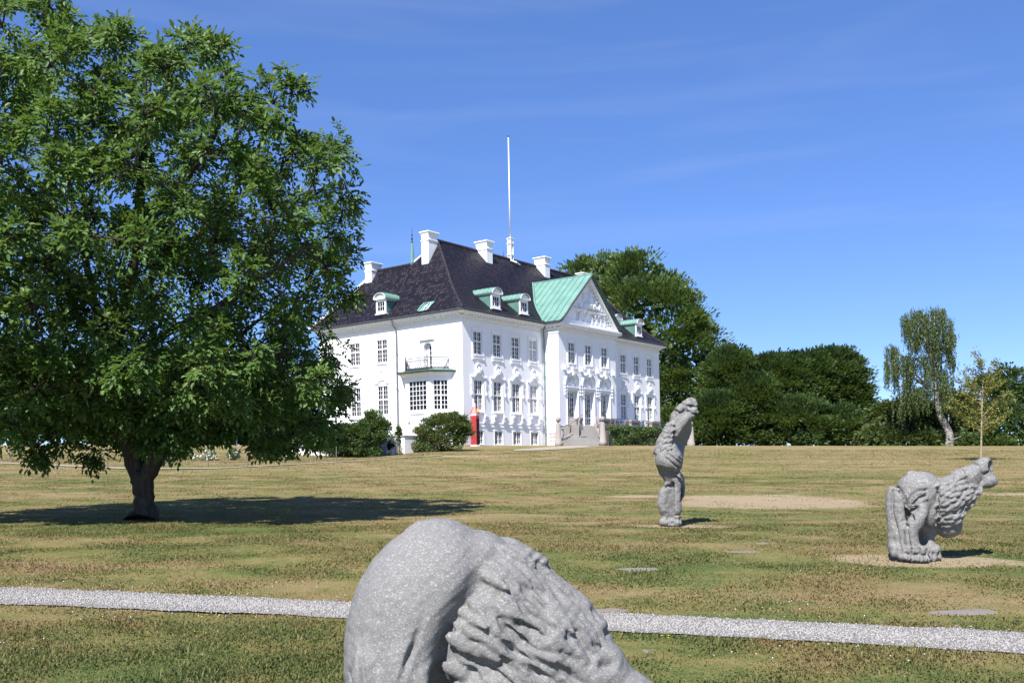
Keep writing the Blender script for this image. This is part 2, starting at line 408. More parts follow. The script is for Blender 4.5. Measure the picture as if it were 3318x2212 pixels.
k = t.mix(1., k, (1.16, 1.14, 1.12), 'MULTIPLY'); t.col(k, .7, .2); tr = t.n('BsdfTranslucent', {'Color': k}); ms = t.n('MixShader', {0: .45})
t.l(t.p.outputs[0], ms.inputs[1]); t.l(tr.outputs[0], ms.inputs[2]); t.l(ms.outputs[0], t.out.inputs[0]); M['blade'] = t.m

def strip(name, left, right, mat, lift=.012):
    """a path between two edge lines, draped on the ground"""
    V = []; F = []
    for (a, b) in zip(left, right):
        for s in np.linspace(0, 1, 5):
            x, y = a[0]+(b[0]-a[0])*s, a[1]+(b[1]-a[1])*s
            V.append((x, y, hz(x, y)+lift))
    for i in range(len(left)-1):
        for j in range(4): F.append((i*5+j, i*5+j+1, (i+1)*5+j+1, (i+1)*5+j))
    me = bpy.data.meshes.new(name); me.from_pydata(V, [], F); me.update()
    return struct(link(name, me, mat))
D = 3318/2352
top = [ground(x*D, y*D) for x, y in [(0, 1352), (200, 1357), (400, 1365), (600, 1374), (805, 1384), (1100, 1396), (1365, 1408), (1600, 1420), (1900, 1433), (2352, 1451)]]
bot = [ground(x*D, y*D) for x, y in [(0, 1389), (200, 1396), (400, 1403), (600, 1410), (805, 1419), (1100, 1436), (1400, 1452), (1650, 1465), (1950, 1481), (2352, 1501)]]
def resample(P_, n, ext=3.5):
    P_ = np.array(P_)[:, :2]; d0 = (P_[0]-P_[1])/np.linalg.norm(P_[0]-P_[1]); d1 = (P_[-1]-P_[-2])/np.linalg.norm(P_[-1]-P_[-2])
    co = np.polyfit(P_[:, 0], P_[:, 1], 2); x = np.linspace(P_[0, 0]-ext, P_[-1, 0]+ext, n)
    return np.stack([x, np.polyval(co, x)], -1)
pt, pb = resample(top, 90), resample(bot, 90)
wob = lambda n, s: np.convolve(np.random.default_rng(s).normal(0, .03, n), np.ones(2)/2, 'same')
pt[:, 1] += wob(90, 3); pb[:, 1] += wob(90, 4)
t = NT('white_gravel'); v = t.obj()
vo = t.n('TexVoronoi', {'Vector': v, 'Scale': 42.}); vo2 = t.n('TexVoronoi', {'Vector': v, 'Scale': 42.}, feature='DISTANCE_TO_EDGE')
g = t.n('SeparateColor', {0: vo.outputs['Color']}).outputs[0]
k = t.ramp(g, [(0, (.14, .128, .12)), (.25, (.22, .208, .197)), (.7, (.28, .268, .26)), (1, (.36, .35, .34))])
k = t.mix(t.mapr(vo2.outputs[0], 0, .12, .55, 0), k, (.11, .10, .09)); k = t.mix(t.mapr(t.noise(2, 4, .6, v), .5, .8, 0, .3), k, (.25, .225, .195))
t.col(k, .9, .2); t.bump(vo2.outputs[0], .9, .03); M['gravel'] = t.m
strip('gravel_path', pt, pb, M['gravel'])
M['pebble'] = None
t = NT('gravel_stones'); a = t.n('Attribute', attribute_name='rnd').outputs['Fac']
t.col(t.ramp(a, [(0, (.17, .16, .15)), (.3, (.265, .252, .24)), (1, (.36, .35, .34))]), .85, .2); M['pebble'] = t.m
def pebbles(n):
    g = np.random.default_rng(11); u = g.uniform(.22, .78, n)*89; f = g.normal(.5, .27, n)
    f = np.where((np.abs(f-.5) > .52) & (g.random(n) > .12), g.random(n), f); f = np.clip(f, -.5, 1.5); i = u.astype(int); w_ = (u-i)[:, None]
    A = pt[i]*(1-w_)+pt[i+1]*w_; B = pb[i]*(1-w_)+pb[i+1]*w_; P_ = A+(B-A)*f[:, None]
    z = H(P_[:, 0], P_[:, 1])+.010
    base = np.array([(1, 0, 0), (-1, 0, 0), (0, 1, 0), (0, -1, 0), (0, 0, 1), (0, 0, -1)], float)
    fc = np.array([(0, 2, 4), (2, 1, 4), (1, 3, 4), (3, 0, 4), (2, 0, 5), (1, 2, 5), (3, 1, 5), (0, 3, 5)])
    r = g.uniform(.006, .013, n); th = g.uniform(0, 6.28, n); sc = g.uniform(.7, 1.3, (n, 3))
    V = base[None]*sc[:, None]*r[:, None, None]; V = V+g.normal(0, .12, V.shape)*r[:, None, None]
    c, s = np.cos(th)[:, None], np.sin(th)[:, None]
    V = np.stack([V[..., 0]*c-V[..., 1]*s, V[..., 0]*s+V[..., 1]*c, V[..., 2]*.7], -1)
    V += np.stack([P_[:, 0], P_[:, 1], z+r*.3], -1)[:, None]
    F = (fc[None]+np.arange(n)[:, None, None]*6).reshape(-1, 3)
    return npmesh('gravel_stones', V.reshape(-1, 3), F, 3, False, {'rnd': np.repeat(g.random(n), 6)})
tag(link('gravel_stones', pebbles(20000), M['pebble']), 'loose white stones covering the gravel path', 'gravel', kind='stuff')

M['sand'] = plain('pale_worn_path', (.31, .27, .21), .95, .1, .12, 2, .3)
def edge_pair(pts, w_):
    P_ = [ground(x, y) for x, y in pts]; return [p+np.array((0, w_, 0)) for p in P_], [p-np.array((0, w_*.0, 0)) for p in P_]
a_, b_ = edge_pair([(-60, 1499), (0, 1502), (100, 1506), (200, 1511), (300, 1515), (398, 1520), (520, 1521), (700, 1519), (860, 1511), (1005, 1503), (1136, 1496), (1225, 1490), (1328, 1482), (1430, 1476.5)], .75)
strip('garden_path', a_, b_, M['sand'], .03)
a_ = [ground(x, y) for x, y in [(1668, 1457), (1760, 1450), (1830, 1445), (1900, 1443.5), (1962, 1442.5)]]
b_ = [ground(x, y) for x, y in [(1664, 1461), (1760, 1459), (1830, 1455), (1900, 1450), (1985, 1446.5)]]
strip('forecourt_path', a_, b_, M['sand'], .03)

# ---------------------------------------------------------------- grass
def on_path(x, y):
    return (y < np.interp(x, pt[:, 0], pt[:, 1])+.01) & (y > np.interp(x, pb[:, 0], pb[:, 1])-.01)
STONES = []      # x, y, rx, ry of flat stones, filled below
def grass(n1, n2, n3, n4):
    g = np.random.default_rng(5); X = []; Y = []; L = []
    for n, d0, d1, h0, h1 in ((n1, 3.2, 8.2, .012, .036), (n2, 8.2, 17, .010, .026), (n3, 17, 36, .010, .022), (n4, 36, 64, .014, .03)):
        d = np.sqrt(g.uniform(d0**2, d1**2, n)); x = g.uniform(-.56, .56, n)*d
        X.append(x); Y.append(d); L.append(g.uniform(h0, h1, n)*(1+.9*(g.random(n) > .97)))
    X, Y, L = map(np.concatenate, (X, Y, L))
    k = ~on_path(X, Y)
    edge = np.abs(Y-np.interp(X, pt[:, 0], pt[:, 1])) < .05
    for sx, sy, rx, ry in STONES: k &= ((X-sx)/rx)**2+((Y-sy)/ry)**2 > 1
    for cx, cy, rx, ry, an in DRY[:3]: k &= (((X-cx)/rx)**2+((Y-cy)/ry)**2 > .8) | (g.random(len(X)) > .7)
    clump = np.sin(X*3.1+np.sin(Y*2.3)*1.4)*np.cos(Y*3.7+np.sin(X*1.9)*1.2)
    k &= g.random(len(X)) < np.clip(.72+.34*clump, .3, 1)
    X, Y, L = X[k], Y[k], L[k]*(1+.35*clump[k]); n = len(X); Z = H(X, Y)
    th = g.uniform(0, 6.28, n); lean = g.uniform(.1, 1.1, n); wd = g.uniform(.0022, .0045, n)*(1+Y/9)
    dx, dy = np.cos(th), np.sin(th); px, py = -dy, dx
    B = np.stack([X, Y, Z-.004], -1); side = np.stack([px, py, 0*px], -1)*wd[:, None]
    mid = B+np.stack([dx*lean*.3*L, dy*lean*.3*L, L*.6], -1)
    tip = B+np.stack([dx*lean*L, dy*lean*L, L*np.clip(1.05-.45*lean, .3, 1)], -1)
    V = np.stack([B-side, B+side, mid+side*.7, mid-side*.7, tip], 1).reshape(-1, 3)
    rv = g.random(n)
    m = 5200; d = np.sqrt(g.uniform(3.2**2, 11**2, m)); x = g.uniform(-.55, .55, m)*d; ok = ~on_path(x, d); x, d = x[ok], d[ok]; m = len(x)   # cut straw lying on the grass
    th = g.uniform(0, 6.28, m); ln = g.uniform(.02, .075, m); z = H(x, d)+g.uniform(.008, .022, m); t_ = np.stack([np.cos(th), np.sin(th), g.normal(0, .12, m)], -1); s_ = np.stack([-np.sin(th), np.cos(th), 0*th], -1)*.0016
    c0 = np.stack([x, d, z], -1); c1 = c0+t_*ln[:, None]*.5+np.array([0, 0, .004]); c2 = c0+t_*ln[:, None]
    V = np.concatenate([V, np.stack([c0-s_, c0+s_, c1+s_, c1-s_, c2], 1).reshape(-1, 3)]); rv = np.concatenate([rv, np.full(m, 1.)]); n += m
    o = np.arange(n)[:, None]*5
    F = np.concatenate([o+np.array([[0, 1, 2]]), o+np.array([[0, 2, 3]]), o+np.array([[3, 2, 4]])])
    return npmesh('grass', V, F, 3, False, {'rnd': np.repeat(rv, 5)})
stones = [((2060, 1844), .28, .13, 'pinkish flat stone set in the lawn in front of the tall standing sculpture'),
          ((2400, 1788), .27, .09, 'low flat stone in the lawn between the two far sculptures, nearer one of a pair'),
          ((2452, 1760), .18, .07, 'small flat stone in the lawn, farthest from the gravel path'),
          ((3115, 1984), .34, .14, 'flat reddish stone beside the gravel path near the right edge'),
          ((1955, 1977), .22, .10, 'flat stone at the far edge of the gravel path beside the big sculpture'),
          ((2030, 2114), .20, .13, 'flat stone showing beside the snout of the nearest sculpture')]
for (px, py), rx, ry, lab in stones:
    p = ground(px, py); STONES.append((p[0], p[1], rx*.82, ry*.7))
    mb = MB(); n = 11; poly = []
    for k in range(n):
        a = 6.283*k/n; q = (abs(math.cos(a))**.6*math.copysign(1, math.cos(a)), abs(math.sin(a))**.6*math.copysign(1, math.sin(a)))
        poly.append((q[0]*rx*random.uniform(.78, 1.08), q[1]*ry*random.uniform(.7, 1.1)))
    mb.plan(poly, -.08, .004)
    o = mb.build('flat_stone', M['slab'], bevel=.008); o.location = p; o.rotation_euler = (math.atan(.05), 0, random.uniform(-.2, .1))
    tag(o, lab, 'stone', 'flat stones set in the lawn')
tag(link('grass', grass(220000, 310000, 270000, 150000), M['blade']), 'short dry mown grass', 'grass', kind='stuff')

def flowers():
    g = np.random.default_rng(21); P_ = []; mi = []
    def cl(px, py, n, s, m):
        p = ground(px, py)
        for _ in range(n):
            x, y = p[0]+g.normal(0, s), p[1]+g.normal(0, s*.45); P_.append((x, y, hz(x, y)+g.uniform(.02, .05))); mi.append(m)
    for a in [(2540, 1975), (2620, 1995), (2470, 1960), (350, 1905), (150, 1895), (300, 2010), (3130, 2150), (2800, 2110), (2500, 2130), (2700, 1850), (900, 1900), (60, 2100)]: cl(*a, 5, .28, 0)
    for a in [(640, 2003), (690, 2006), (900, 2010), (700, 2055), (2185, 2074)]: cl(*a, 3, .08, 1)
    mb = MB()
    for p, m in zip(P_, mi):
        r = g.uniform(.0035, .0065); mb.blob(p, (r, r, r*.7), mi=m, nu=5, nv=3)
    return mb.build('wildflowers', [M['white_petal'], M['yellow_petal']])
tag(flowers(), 'scattered clover heads and yellow hawkbit in the grass', 'flowers', kind='stuff')
# ---------------------------------------------------------------- the palace: local x runs along the entrance front, y runs back into the building
KX, KY, YAW = -3.44, 72.0, .65178
pal = empty('palace', (KX, KY, 0), math.pi/2-YAW, 'white two-storey palace with black tiled hip roof and green copper gable', 'palace')
fr = lambda off: (lambda u, v, z: (u, -off-v, z))
lf = lambda u, v, z: (-v, u, z)
RO, RL, RR = 1.45, 10.2, 18.95         # the projecting centre: depth, left and right ends
LEN, DEP, WING = 29.35, 12.2, 15.4
ris_l = lambda u, v, z: (RL-v, u, z)
Z0, ZT = 2.4, 13.42
W_UP, W_LO, W_BS = (10.38, 12.1), (6.22, 8.5), (3.73, 4.76)
FU = [1.78, 4.1, 6.42, 8.74, 22.62, 25.02, 27.44]; RU = [12.1, 14.6, 17.1]; LU = [8.2, 11.2, 14.2]
def wall_holes(mb, u0, u1, z0, z1, holes, mp, rev=.16):
    us = sorted({u0, u1, *[h[0] for h in holes], *[h[1] for h in holes]}); zs = sorted({z0, z1, *[h[2] for h in holes], *[h[3] for h in holes]})
    for i in range(len(us)-1):
        for j in range(len(zs)-1):
            cu, cz = (us[i]+us[i+1])/2, (zs[j]+zs[j+1])/2
            if any(h[0] < cu < h[1] and h[2] < cz < h[3] for h in holes): continue
            mb.add([mp(us[i], 0, zs[j]), mp(us[i+1], 0, zs[j]), mp(us[i+1], 0, zs[j+1]), mp(us[i], 0, zs[j+1])], [(0, 1, 2, 3)])
    for h in holes:
        r = h[4] if len(h) > 4 else rev
        c = [(h[0], h[2]), (h[1], h[2]), (h[1], h[3]), (h[0], h[3])]
        for a, b in zip(c, c[1:]+c[:1]): mb.add([mp(a[0], 0, a[1]), mp(b[0], 0, b[1]), mp(b[0], -r, b[1]), mp(a[0], -r, a[1])], [(0, 1, 2, 3)])
        mb.add([mp(c_[0], -r-.02, c_[1]) for c_ in c], [(0, 1, 2, 3)])
hw = .5
holesF = [(u-hw, u+hw, *W_UP) for u in FU]+[(u-hw, u+hw, *W_LO) for u in FU]+[(u-hw, u+hw, *W_BS) for u in FU[:4]]
holesL = [(u-.57, u+.57, 10.3, 12.08) for u in LU]+[(u-.57, u+.57, 6.24, 8.5) for u in LU]+[(3.0, 3.82, 9.35, 11.4, .45)]
DOORS = [(u-.75, u+.75, 5.32, 9.36, .38) for u in RU]
mb = MB()
wall_holes(mb, 0, RL, Z0, ZT, [h for h in holesF if h[0] < RL], fr(0))
wall_holes(mb, RR, LEN, Z0, ZT, [h for h in holesF if h[0] > RL], fr(0))
wall_holes(mb, 0, WING, Z0, ZT, holesL, lf)
wall_holes(mb, RL, RR, Z0, ZT, [(u-hw, u+hw, *W_UP) for u in RU]+DOORS, fr(RO))
wall_holes(mb, -RO, 0, Z0, ZT, [(-1.1, -.32, 3.78, 4.75, .05)], ris_l)
mb.add([(RR, -RO, Z0), (RR, 0, Z0), (RR, 0, ZT), (RR, -RO, ZT)], [(0, 1, 2, 3)])
mb.add([(LEN, 0, Z0), (LEN, DEP, Z0), (LEN, DEP, ZT), (LEN, 0, ZT)], [(0, 1, 2, 3)])
mb.add([(LEN, DEP, Z0), (6.9, DEP, Z0), (6.9, DEP, ZT), (LEN, DEP, ZT)], [(0, 1, 2, 3)])
mb.add([(6.9, DEP, Z0), (6.9, WING, Z0), (6.9, WING, ZT), (6.9, DEP, ZT)], [(0, 1, 2, 3)])
mb.add([(6.9, WING, Z0), (0, WING, Z0), (0, WING, ZT), (6.9, WING, ZT)], [(0, 1, 2, 3)])
# gable wall of the centre
GA, GL, GR, GZ, GE = 17.75, 9.72, 19.43, 13.62, 14.58
mb.add([(RL-.2, -RO, 13.3), (RR+.2, -RO, 13.3), (GE, -RO, GA)], [(0, 1, 2)])
mb.build('wall', M['wall'], pal)
# plinth strip at the foot
mb = MB()
mb.box(.0, RL-.05, -.05, .0, Z0, 3.66, fr(.05)); mb.box(RR+.05, LEN, -.05, 0, Z0, 3.72, fr(.05))
mb.box(RL, RR, -.05, 0, Z0, 3.70, fr(RO+.05)); mb.box(-RO, 0, -.05, 0, Z0, 3.70, lambda u, v, z: (RL-.05-v, u, z))
mb.build('plinth', M['plinth'], pal)

# cornices and string courses, built run by run
def run(mb, u0, u1, mp, c0=0, c1=0, ov=.55):
    """eaves moulding; c0/c1 = how far each end runs on round a corner, as a share of the projection"""
    for v1, za, zb in ((.04, 12.66, 12.74), (.085, 12.74, 12.83), (.05, 12.98, 13.04), (.12, 13.04, 13.12), (ov-.1, 13.25, 13.33), (ov, 13.33, 13.43)):
        mb.box(u0-c0*v1, u1+c1*v1, 0, v1, za, zb, mp)
    n = int((u1-u0)/.34)
    for i in range(n):
        u = u0+(i+.5)*(u1-u0)/n; mb.box(u-.08, u+.08, .0, ov-.14, 13.12, 13.25, mp)
mb = MB()
run(mb, 0, RL-.46, fr(0), 1, 0); run(mb, RR+.46, LEN, fr(0), 0, 1); run(mb, 0, WING, lf, 0, 0); run(mb, RL, RR, fr(RO), 1, 1, .46); run(mb, -RO, 0, ris_l, 0, 0, .46)
mb.build('cornice', M['trim'], pal)
mb = MB()                                   # plinth ledge and sill band
for (u0, u1, mp) in ((0, RL, fr(0)), (RR, LEN, fr(0)), (RL, RR, fr(RO)), (0, WING, lf), (-RO, 0, ris_l)):
    e = .03 if mp is not lf else 0
    mb.box(u0-e, u1, .0, .03, 5.02, 5.09, mp); mb.box(u0-e*.7, u1, .0, .02, 5.28, 5.33, mp)
mb.build('string_course', M['trim'], pal)
OV = .6                                     # rain gutters
for pts in ([(-OV, WING+OV, 13.47), (-OV, -OV, 13.47), (RL-.52, -OV, 13.47), (RL-.52, -RO-.5, 13.47)], [(RR+.52, -RO-.3, 13.47), (RR+.52, -OV, 13.47), (LEN+OV, -OV, 13.47), (LEN+OV, DEP, 13.47)]):
    mb = MB()
    for a, b in zip(pts, pts[1:]): mb.tube([a, b], .075, 6)
    mb.build('gutter', M['gutter'], pal)
def downpipe(pts, mat):
    mb = MB(); mb.tube(pts, .055, 8)
    a, b = pts[-2], pts[-1]
    for s in (.15, .45, .75): mb.tube([tuple(a[i]+(b[i]-a[i])*s for i in range(3)), tuple(a[i]+(b[i]-a[i])*(s+.012) for i in range(3))], .085, 8)
    mb.build('downpipe', mat, pal)
downpipe([(-.58, 6.55, 13.42), (-.5, 6.53, 13.1), (-.14, 6.5, 12.7), (-.14, 6.48, 12.3), (-.14, 6.48, 3.2)], M['pipe'])
downpipe([(RL-.45, -.5, 13.42), (RL-.3, -.2, 12.9), (RL-.14, -.16, 12.3), (RL-.14, -.14, 8.3)], M['copper_dark'])
downpipe([(RL-.14, -.14, 8.3), (RL-.14, -.14, 8.0), (RL-.14, -.14, 3.6)], M['pipe'])

# ---------------------------------------------------------------- roof
PS = np.array([0, .6, 1.7, 2.8, 4.2, 5.6, 6.7]); PZ = np.array([13.53, 13.95, 14.82, 15.85, 17.45, 19.05, 20.22])
RS = (4.42+OV)/6.7                         # the ends are steeper than the long sides
RG, B0, B1 = 6.1, 4.42, LEN-4.42           # ridge line
zf = lambda s: float(np.interp(s, PS, PZ))
def roof_front_z(a): return zf(a+OV)
def roof_side_z(b): return zf((b+OV)/RS)
LV = np.unique(np.concatenate([PS, np.linspace(0, 6.7, 14)]))
ZW = 18.38; SW = float(np.interp(ZW, PZ, PS)); BW, AW = SW*RS-OV, 11.75       # lower ridge over the side wing
mb = MB(); P_ = lambda s: (s-OV, zf(s))
for i in range(len(LV)-1):
    s, q = LV[i], LV[i+1]
    (a0, z0), (a1, z1) = P_(s), P_(q); b0, b1 = s*RS-OV, q*RS-OV
    mb.add([(b0, a0, z0), (LEN-b0, a0, z0), (LEN-b1, a1, z1), (b1, a1, z1)], [(0, 1, 2, 3)], 0)          # front
    mb.add([(LEN-b0, DEP-a0, z0), (b0+3*0, DEP-a0, z0), (b1, DEP-a1, z1), (LEN-b1, DEP-a1, z1)], [(0, 1, 2, 3)], 0)  # back
    mb.add([(LEN-b0, a0, z0), (LEN-b0, DEP-a0, z0), (LEN-b1, DEP-a1, z1), (LEN-b1, a1, z1)], [(0, 1, 2, 3)], 1)  # far end
    def amax(ss):
        zz = zf(ss)
        if zz < ZW: return WING+OV-(WING+OV-AW)*ss/SW
        return DEP-(ss-OV)
    if s < SW < q:
        bm_ = SW*RS-OV
        mb.add([(b0, a0, z0), (bm_, SW-OV, ZW), (bm_, AW, ZW), (b0, amax(s), z0)], [(0, 1, 2, 3)], 1)
        mb.add([(bm_, SW-OV, ZW), (b1, a1, z1), (b1, amax(q), z1), (bm_, DEP-(SW-OV), ZW)], [(0, 1, 2, 3)], 1)
    else:
        mb.add([(b0, a0, z0), (b1, a1, z1), (b1, amax(q), z1), (b0, amax(s), z0)], [(0, 1, 2, 3)], 1)
mb.add([(BW, 6.5, ZW), (BW, AW, ZW), (8.2, WING+OV, 13.53), (8.2, 6.5, 13.53)], [(0, 1, 2, 3)], 1)
mb.add([(BW, AW, ZW), (-OV, WING+OV, 13.53), (8.2, WING+OV, 13.53)], [(0, 1, 2)], 0)
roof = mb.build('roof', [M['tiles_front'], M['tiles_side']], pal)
def crest(pts, r=.13, step=.34, name='ridge_tiles'):
    mb = MB(); pts = [Vector(p) for p in pts]
    for a, b in zip(pts, pts[1:]):
        n = max(1, int((b-a).length/step))
        for i in range(n):
            p, q = a+(b-a)*(i/n), a+(b-a)*((i+1.12)/n); mb.tube([p, q], [r*1.05, r*.8], 6)
    mb.build(name, M['ridge'], roof)
crest([(B0, RG, 20.25), (B1, RG, 20.25)]); crest([(s*RS-OV, s-OV, zf(s)+.02) for s in LV], .11, name='hip_tiles'); crest([(LEN-(s*RS-OV), s-OV, zf(s)+.02) for s in LV], .11, name='hip_tiles')
crest([(BW, 8.0, ZW+.02), (BW, AW, ZW+.02)], .11)
for a, b in (((B0, DEP-RG+.05, 20.2), (BW+.05, DEP-SW+OV, ZW+.05)), ((BW, AW, ZW+.03), (-OV+.05, WING+OV-.05, 13.6))):   # limewashed hips on the far side
    mb = MB(); mb.tube([a, tuple((x+y)/2-(.0 if i < 2 else .12) for i, (x, y) in enumerate(zip(a, b))), b], .12, 6); mb.build('hip_flashing', M['pale_tone'], roof)
# copper gable roof of the centre
mb = MB(); seams = MB(); AF, AB = -RO-.52, 4.0
def gz(s): return GZ+(17.95-GZ)*s-.10*math.sin(math.pi*min(1, s*3.3))*(s < .303)
SS = [0, .1, .2, .35, .5, 1.0]
for sd, e in ((1, GL), (-1, GR)):
    for s, q in zip(SS, SS[1:]):
        x0, x1 = e+(GE-e)*s, e+(GE-e)*q
        bk = lambda z: float(np.interp(z, PZ, PS))-OV+.12
        for dz in (0, -.09):
            mb.add([(x0, AF, gz(s)+dz), (x1, AF, gz(q)+dz), (x1, bk(gz(q)), gz(q)+dz), (x0, bk(gz(s)), gz(s)+dz)], [(0, 1, 2, 3)])
        mb.add([(x0, AF, gz(s)), (x1, AF, gz(q)), (x1, AF, gz(q)-.09), (x0, AF, gz(s)-.09)], [(0, 1, 2, 3)])
    k = 0
    for a in np.arange(AF+.55, AB, .62):
        s_lo = 0 if a < -.4 else max(0, (float(np.interp(a+OV-.12, PS, PZ))-GZ)/(17.95-GZ)+.02)
        if s_lo > .93: continue
        pts = [(e+(GE-e)*s, a, gz(s)+.02) for s in np.linspace(s_lo, .99, 7)]
        seams.tube(pts, .035, 4)
mb.tube([(GE, AF-.02, 17.97), (GE, AB, 17.97)], .06, 6)
gab = mb.build('copper_gable_roof', M['copper'], pal); seams.build('standing_seams', M['copper_dark'], gab)
for e in (GL, GR):                           # dark verge boards and valley flashings
    mb = MB(); mb.tube([(e+(GE-e)*s, AF-.05, gz(s)-.07) for s in SS], .085, 5); mb.build('verge', M['gutter'], gab)
    mb = MB(); mb.tube([(e+(GE-e)*s+(-.06 if e == GL else .06), float(np.interp(gz(s), PZ, PS))-OV+.06, gz(s)+.03) for s in np.linspace(0, 1, 9)], .11, 5); mb.build('valley_flashing', M['copper'], gab)
mb = MB()                                    # raking cornice with modillions
for e in (RL-.2, RR+.2):
    ze = 13.45
    dirv = np.array([GE-e, GA+.02-ze]); L_ = np.linalg.norm(dirv); dirv /= L_; nrm = np.array([-dirv[1], dirv[0]])*(1 if e < GE else -1)
    for w0, w1, v1 in ((-.06, -.20, .40), (-.20, -.30, .26), (-.42, -.52, .08)):
        pl = [tuple(np.array([e, ze])+dirv*(0 if k in (0, 3) else L_)+nrm*w_) for k, w_ in ((0, w0), (1, w0), (1, w1), (0, w1))]
        mb.prism([pl[0], pl[1], pl[2], pl[3]], 0, v1, fr(RO))
    for s in np.arange(.35, L_-.3, .36):
        c = np.array([e, ze])+dirv*s-nrm*.36; pl = [tuple(c+dirv*i*.08+nrm*j*.06) for i, j in ((-1, -1), (1, -1), (1, 1), (-1, 1))]
        mb.prism(pl, 0, .2, fr(RO))
mb.box(RL-.35, RR+.35, 0, .5, 13.44, 13.55, fr(RO)); mb.box(RL+.5, RR-.5, 0, .12, 13.55, 13.95, fr(RO))
mb.build('pediment_cornice', M['trim'], pal)
# relief in the gable: a seated figure over a balustered frieze
mb = MB(); mp = fr(RO)
for u, z, ru, rz, dv in ((14.95, 16.35, .24, .28, .3), (14.95, 15.85, .38, .5, .34), (14.7, 15.4, .42, .35, .36), (15.25, 15.35, .45, .35, .36), (15.8, 15.25, .38, .2, .3), (16.2, 15.35, .2, .38, .26), (16.55, 15.15, .3, .16, .22),
                         (14.2, 15.3, .2, .45, .26), (14.0, 14.95, .28, .2, .3), (13.3, 15.25, .3, .14, .3), (13.45, 14.95, .16, .2, .28), (13.9, 16.0, .07, .45, .2), (12.7, 15.05, .24, .12, .2), (12.2, 14.95, .16, .16, .18), (15.55, 15.75, .16, .3, .3), (16.9, 14.95, .2, .14, .16)):
    mb.blob((u, .02, z), (ru, dv, rz), mp)
for u0, u1 in ((12.0, 13.6), (14.3, 17.3)): mb.box(u0, u1, 0, .24, 14.82, 14.92, mp); mb.box(u0+.05, u1-.05, 0, .14, 14.74, 14.82, mp)
for u in (13.45, 14.45, 15.55, 16.05, 16.95):
    mb.blob((u, .04, 14.62), (.13, .2, .13), mp); mb.blob((u, .04, 14.42), (.09, .14, .12), mp)
for u in (13.2, 14.05, 15.1, 15.75, 16.45, 17.1): mb.prism([(u-.12, 13.95), (u+.12, 13.95), (u+.09, 14.3), (u+.03, 14.55), (u-.03, 14.55), (u-.09, 14.3)], 0, .16, mp)
for u in (16.1, 16.8, 17.5): mb.blob((u, .02, 14.05), (.16, .12, .14), mp)
mb.build('pediment_relief', M['trim'], pal)

# ---------------------------------------------------------------- windows
def glazing(parent, mp, u0, u1, z0, z1, cols, rows, zt=None, rec=-.14, fw=.055, mw=.022, pane='glass', mull=True, name='window'):
    """white bars; rows = (below the transom, above it) or a single number"""
    mb = MB(); va, vb = rec, rec+.07
    mb.box(u0, u0+fw, va, vb, z0, z1, mp); mb.box(u1-fw, u1, va, vb, z0, z1, mp)
    mb.box(u0+fw, u1-fw, va, vb, z0, z0+fw*1.3, mp); mb.box(u0+fw, u1-fw, va, vb, z1-fw, z1, mp)
    spans = [(z0+fw*1.3, z1-fw, rows)] if zt is None else [(z0+fw*1.3, zt-.05, rows[0]), (zt+.05, z1-fw, rows[1])]
    if zt is not None: mb.box(u0+fw, u1-fw, va, vb+.03, zt-.05, zt+.05, mp)
    cu = (u0+u1)/2
    if mull: mb.box(cu-.045, cu+.045, va+.002, vb+.004, z0+fw*1.3, z1-fw, mp)
    for (a, b, n) in spans:
        for i in range(1, n):
            z = a+(b-a)*i/n; mb.box(u0+fw, u1-fw, va+.01, vb-.012, z-mw/2, z+mw/2, mp)
        sp = [(u0+fw, cu-.045, cols//2), (cu+.045, u1-fw, cols//2)] if mull else [(u0+fw, u1-fw, cols)]
        for (p, q, n2) in sp:
            for i in range(1, n2):
                u = p+(q-p)*i/n2; mb.box(u-mw/2, u+mw/2, va+.008, vb-.01, a, b, mp)
    o = mb.build(name, M['paint'], parent)
    m2 = MB(); m2.add([mp(u0, rec+.012, z0), mp(u1, rec+.012, z0), mp(u1, rec+.012, z1), mp(u0, rec+.012, z1)], [(0, 1, 2, 3)])
    m2.build('pane', M[pane], o)
    return o
def curve(pts, n=6):
    """smooth a polyline (Catmull-Rom)"""
    P = [np.array(p, float) for p in pts]; P = [2*P[0]-P[1]]+P+[2*P[-1]-P[-2]]; out = []
    for i in range(1, len(P)-2):
        for k in range(n):
            t = k/n; out.append(.5*((2*P[i])+(-P[i-1]+P[i+1])*t+(2*P[i-1]-5*P[i]+4*P[i+1]-P[i+2])*t*t+(-P[i-1]+3*P[i]-3*P[i+1]+P[i+2])*t**3))
    out.append(P[-2]); return [tuple(p) for p in out]
def upper_surround(o, c, mp, left=False):
    mb = MB(); h = .57 if left else .5; zb = 10.3 if left else 10.38
    mb.box(c-h, c+h, .0, .09, zb-.12, zb, mp)
    if left:
        mb.box(c-h-.16, c-h-.12, 0, .02, zb-.36, 12.3, mp); mb.box(c+h+.12, c+h+.16, 0, .02, zb-.36, 12.3, mp); mb.box(c-h-.16, c+h+.16, 0, .03, zb-.42, zb-.36, mp)
    else:
        for s in (-1, 1):
            a, b = sorted((c+s*(h+.04), c+s*(h+.2))); mb.box(a, b, 0, .05, zb-.30, 12.3, mp); mb.box(a-.01, b+.01, 0, .09, zb-.38, zb-.30, mp)
        mb.box(c-h-.2, c+h+.2, 0, .07, zb-.30, zb-.23, mp); mb.box(c-h-.2, c+h+.2, 0, .05, 12.3, 12.4, mp)
    mb.build('surround', M['trim'], o)
